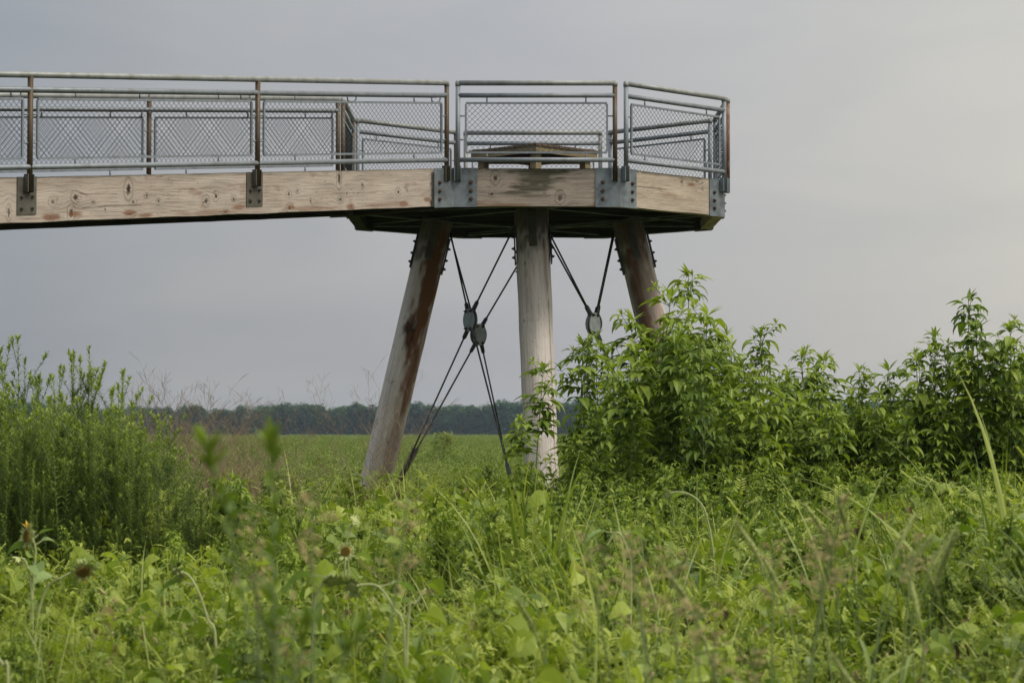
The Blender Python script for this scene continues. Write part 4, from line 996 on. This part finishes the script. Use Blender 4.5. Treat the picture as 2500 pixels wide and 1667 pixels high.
def dead_patch(seed):
    rr = random.Random(seed); m = MB()
    for k in range(5):
        p = Vector((rr.uniform(-.2, .2), rr.uniform(-.2, .2), rr.uniform(.55, 1.0))); L = rr.uniform(.05, .12); leafb(m, p, az(rr.uniform(0, 6.3), rr.uniform(-1.2, .2)), L, L * .5, 'wide', 1.8, .5, rr.random(), rr.uniform(-1, 1))
    for k in range(3):
        a = rr.uniform(0, 6.3); p = Vector((rr.uniform(-.2, .2), rr.uniform(-.2, .2), rr.uniform(.3, .8))); q = p + az(a, rr.uniform(-.2, 1.3)) * rr.uniform(.2, .45); m.tube([p, p.lerp(q, .5) + Vector((0, 0, .02)), q], [.003, .0025, .001], 4, False, rr.random())
    return m
ML_dead = leaf_mat('dead_leaf', (.07, .045, .025), (.16, .11, .05), (.38, .33, .17), .15, .8, .1)
PB = [proto_obj('b', big_patch(1700 + i), ML_vine) for i in range(4)]
PA = [proto_obj('a', arch_patch(1720 + i), ML_grass) for i in range(4)]
PD = [proto_obj('d', dead_patch(1740 + i), ML_dead) for i in range(4)]
PV = [proto_obj('v', vine_patch(1000 + i), ML_vine) for i in range(4)]
PWd = [proto_obj('w', weed_patch(1100 + i), ML_weed) for i in range(4)]
PF = [proto_obj('f', feather_patch(1200 + i), ML_weed) for i in range(3)]
PG = [proto_obj('g', grass_patch(1300 + i), ML_grass) for i in range(3)]
PP = [proto_obj('p', palm_patch(1400 + i), ML_rag) for i in range(3)]

nr = np.random.default_rng(11)
def cover_points(n, z0, z1, seed, kx=.27, mx=1.2):
    r = np.random.default_rng(seed); z = np.sqrt(r.random(n) * (z1 ** 2 - z0 ** 2) + z0 ** 2); x = (r.random(n) * 2 - 1) * (kx * z + mx); return x, z, r
def height_at(x, z):
    px = 1250 + x / z * FPX; h = .90 + .62 * (vnoise(x + 40, z, 1.6, 3) - .5) + .16 * (vnoise(x + 90, z, .5, 4) - .5) + .12 * (vnoise(x + 9, z + 3, .9, 14) - .5)
    h = h - .25 * np.clip((11 - z) / 4, 0, 1) - .30 * (vnoise(x + 60, z + 11, .8, 19) > .68)
    h = h + .10 * np.clip((z - 16) / 6, 0, 1) * np.clip((34 - z) / 4, 0, 1) + .10 * np.clip((x - .02 * z) / (.1 * z), -1, 1) * np.clip((z - 9) / 4, 0, 1) * np.clip((24 - z) / 4, 0, 1)
    return h + .10 * np.clip((z - 11) / 3, 0, 1) * np.clip((24 - z) / 5, 0, 1)
def kindpts(n, z0, z1, seed, zone, thr, hs=(.75, 1.15)):
    x, z, r = cover_points(n, z0, z1, seed); f = vnoise(x + 20, z + 7, 1.3, zone) + .35 * (r.random(n) - .5); px_ = 1250 + x / z * FPX; k = (f > thr) & ~((z > 16.8) & (z < 23) & (px_ < 430)) & ~((z > 23.3) & (z < 30) & (px_ > 1400)); x, z = x[k], z[k]
    h = height_at(x, z) * r.uniform(hs[0], hs[1], len(x)); rot = np.stack([r.uniform(-.38, .38, len(x)), r.uniform(-.38, .38, len(x)), r.uniform(0, 6.28, len(x))], 1)
    return np.stack([x, z, np.zeros(len(x))], 1), rot, h, r
def do(name, label, protos, n, z0, z1, seed, zone, thr, hs=(.75, 1.15)):
    p, ro, s, r = kindpts(n, z0, z1, seed, zone, thr, hs); scatter(name, label, 'ground cover', protos, p, ro, s, r.integers(0, len(protos), len(p)))
do('vine_cover', 'tangle of heart shaped leaves covering the foreground', PV, 5200, 6.5, 40, 21, 5, .42)
do('weed_cover', 'low lance leaved weeds mixed through the foreground', PWd, 8000, 6.5, 46, 22, 6, .40)
do('feathery_cover', 'finely cut feathery weeds mixed through the foreground', PF, 8000, 6.5, 44, 23, 8, .42, (.75, 1.25))
do('meadow_grass', 'loose arching grass mixed through the weeds', PG, 5500, 6.5, 44, 24, 9, .45, (.75, 1.25))
do('young_ragweed_cover', 'young lobed leaf weeds mixed through the foreground', PP, 3200, 7, 40, 25, 10, .46, (.8, 1.15))
do('broad_leaf_cover', 'large drooping broad leaves scattered over the foreground', PB, 1100, 6.5, 34, 26, 12, .56, (.8, 1.1))
do('near_broad_leaves', 'broad leaves close to the viewer along the lower edge', PB, 900, 6.5, 12, 29, 17, .5, (.85, 1.15))
do('near_arching_grass', 'arching grass blades close to the viewer', PA, 900, 7, 15, 39, 18, .45, (.9, 1.25))
do('arching_grass', 'bright arching grass blades scattered over the foreground', PA, 2600, 7, 36, 27, 13, .48, (.8, 1.25))
do('dead_litter', 'dry brown leaves and twigs caught among the green', PD, 2400, 6.5, 34, 28, 16, .5, (.7, 1.0))
def whole(parts): return joined(*[p[1] for p in parts])
PRW = [proto_obj('r', whole(RAG[k]), ML_rag) for k in (0, 2, 4)]
PGW = [proto_obj('q', whole(GOLD[k]), ML_gold) for k in (0, 3, 4)]
# undergrowth under the two thickets
def under(name, label, protos, n, x0, x1, z0, z1, h0, h1, seed):
    r = np.random.default_rng(seed); z = r.uniform(z0, z1, n); px = r.uniform(x0, x1, n); x = (px - 1250) * z / FPX; h = r.uniform(h0, h1, n)
    ro = np.stack([r.uniform(-.15, .15, n), r.uniform(-.15, .15, n), r.uniform(0, 6.28, n)], 1); scatter(name, label, 'undergrowth', protos, np.stack([x, z, x * 0], 1), ro, h, r.integers(0, len(protos), n))
under('thicket_undergrowth', 'dense shaded leaves filling the foot of the right thicket', PP, 1000, 1400, 2750, 23.5, 29.5, 1.0, 1.5, 31)
under('stand_undergrowth', 'dense shaded leaves at the foot of the left stand', PGW, 300, -320, 540, 17, 21, .8, 1.2, 32)
under('centre_mound', 'bright broad leaved mound between the scorched pole and the middle pole', PV + PB + PP, 190, 930, 1340, 22, 27, .9, 1.2, 40)
under('left_mound', 'mixed weeds heaped left of the scorched pole', PV + PP + PWd + PG, 230, 470, 860, 18.5, 25, .85, 1.2, 41)
under('thicket_front', 'brighter young weeds and grass in front of the right thicket', PP + PA + PWd, 330, 1380, 2750, 19, 23.5, .95, 1.45, 35)
under('stand_side', 'mixed weeds running from the left stand into the dry grass', PWd + PP + PF + PGW, 90, 400, 690, 17, 21, 1.0, 1.55, 38)
under('stand_front', 'weeds overlapping the foot of the left stand', PWd + PP + PB + PF, 240, -320, 700, 14.5, 17.2, .8, 1.15, 36)
under('thicket_mass', 'crowded ragweed leaves in the depth of the right thicket', PRW, 270, 1560, 2750, 25, 30, 1.5, 2.15, 33)
under('stand_mass', 'crowded narrow leaves in the depth of the left stand', PGW, 280, -320, 340, 17.5, 22, 1.4, 1.9, 34)

# the open field beyond, and the far wood
def field_tuft(seed, n=190):
    rr = random.Random(seed); m = MB()
    for k in range(n):
        a = rr.uniform(0, 6.3); q = rr.random() ** .5 * .5; p = Vector((math.cos(a) * q, math.sin(a) * q, rr.uniform(.35, .95) * (1 - q * .5))); L = rr.uniform(.05, .13)
        leafb(m, p, az(rr.uniform(0, 6.3), rr.uniform(-.2, 1.3)), L, L * .32, 'narrow', .6, .1, .15 + .6 * p.z + rr.uniform(-.25, .25))
    return m
FT = [proto_obj('t', field_tuft(1500 + i), ML_field) for i in range(4)]
def field(n, z0, z1, seed, s0, s1, kx=.25):
    x, z, r = cover_points(n, z0, z1, seed, kx, 2); h = r.uniform(s0, s1, n) * (.85 + .3 * vnoise(x + 300, z, 6, 15)) * (1 + .35 * (r.random(n) > .985)); return np.stack([x, z, x * 0], 1), np.stack([x * 0, x * 0, r.uniform(0, 6.28, n)], 1), h, r.integers(0, 4, n)
A = [field(9000, 34, 75, 41, .75, 1.05), field(13000, 70, 170, 42, .85, 1.2), field(15000, 160, 450, 43, 1.0, 1.5), field(11000, 400, 1090, 44, 1.1, 1.7)]
A[2] = (A[2][0] * [1, 1, 1], A[2][1], A[2][2], A[2][3])
fo = scatter('field_cover', 'wide green weedy field stretching back to the far wood', 'field', FT, np.concatenate([a[0] for a in A]), np.concatenate([a[1] for a in A]), np.concatenate([a[2] for a in A]), np.concatenate([a[3] for a in A]))

def far_tree(seed):
    rr = random.Random(seed); m = MB(); m.tube([(0, 0, 0), (0, 0, .5)], [.02, .012], 5, False, .1)
    lobes = [(Vector((rr.uniform(-.22, .22), rr.uniform(-.22, .22), rr.uniform(.3, .85))), rr.uniform(.10, .2)) for _ in range(13)] + [(Vector((rr.uniform(-.1, .1), 0, .86)), .12)]
    for c, r in lobes:
        for k in range(70):
            d = az(rr.uniform(0, 6.3), math.asin(rr.uniform(-1, 1))); p = c + d * r * rr.uniform(.75, 1.05); L = rr.uniform(.05, .085)
            leafb(m, p, az(rr.uniform(0, 6.3), rr.uniform(-.6, .9)), L, L * .95, 'narrow', .5, .1, .3 + .4 * (p.z - .4) + .25 * d.z + rr.uniform(-.1, .1))  # lighter lobe tops, darker undersides: crown shading put into the tint
    for k in range(420):
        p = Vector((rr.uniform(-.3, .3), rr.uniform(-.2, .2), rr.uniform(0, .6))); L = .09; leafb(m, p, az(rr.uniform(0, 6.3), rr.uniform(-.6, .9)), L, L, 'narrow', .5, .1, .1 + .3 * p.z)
    return m
TR = [proto_obj('tree', far_tree(1600 + i), ML_tree) for i in range(5)]
n = 460; r = np.random.default_rng(5); tx = np.linspace(-400, 400, n) + r.uniform(-3, 3, n); tz = 1110 + r.uniform(0, 60, n); th = 15.8 + 4.0 * (vnoise(tx + 500, tz * 0, 22, 61) - .5) + 1.6 * (vnoise(tx + 500, tz * 0, 7, 62) - .5) + r.uniform(-1.6, 1.2, n)
scatter('far_wood', 'long dark band of woodland on the horizon', 'wood', TR, np.stack([tx, tz, tx * 0], 1), np.stack([tx * 0, tx * 0, r.uniform(0, 6.28, n)], 1), th, r.integers(0, 5, n))

# small bush out in the field
m = MB(); rr = random.Random(3)
for k in range(700):
    a = rr.uniform(0, 6.3); hz = rr.random(); q = rr.random() ** .5 * .8 * (1 - hz * .55); L = rr.uniform(.1, .2); leafb(m, (math.cos(a) * q, math.sin(a) * q, .2 + hz * 1.5), az(rr.uniform(0, 6.3), rr.uniform(-.3, 1)), L, L * .5, 'narrow', .5, .1, .2 + .4 * hz)
sm_ = MB(); sm_.tube([(0, 0, 0), (0, 0, 1.2)], [.03, .01], 5)
b_ = P(1083, 1058, 95); plant_thing('field_bush', 'small round bush alone in the field between the brace rods', 'bush', [('trunk', sm_, MS_green), ('crown', m, ML_field)], (b_.x, 95, 0), None, 0, 1.05)

# ------------------------------------------------------------------ haze
hm = bpy.data.materials.new('haze_air'); hm.use_nodes = True; ht = hm.node_tree
for q in list(ht.nodes): ht.nodes.remove(q)
ho = ht.nodes.new('ShaderNodeOutputMaterial'); hv = ht.nodes.new('ShaderNodeVolumePrincipled'); hv.inputs['Density'].default_value = .00012; hv.inputs['Color'].default_value = (.66, .82, 1.0, 1); hv.inputs['Anisotropy'].default_value = .2
ht.links.new(hv.outputs[0], ho.inputs['Volume'])
m = MB(); m.box((0, 600, 11), (620, 0, 0), (0, 690, 0), (0, 0, 12)); hz_ = bpy.data.objects.new('haze', m.mesh('haze', hm)); scene.collection.objects.link(hz_); hz_['kind'] = 'stuff'; hz_['label'] = 'thin haze lying over the field'; hz_['category'] = 'haze'
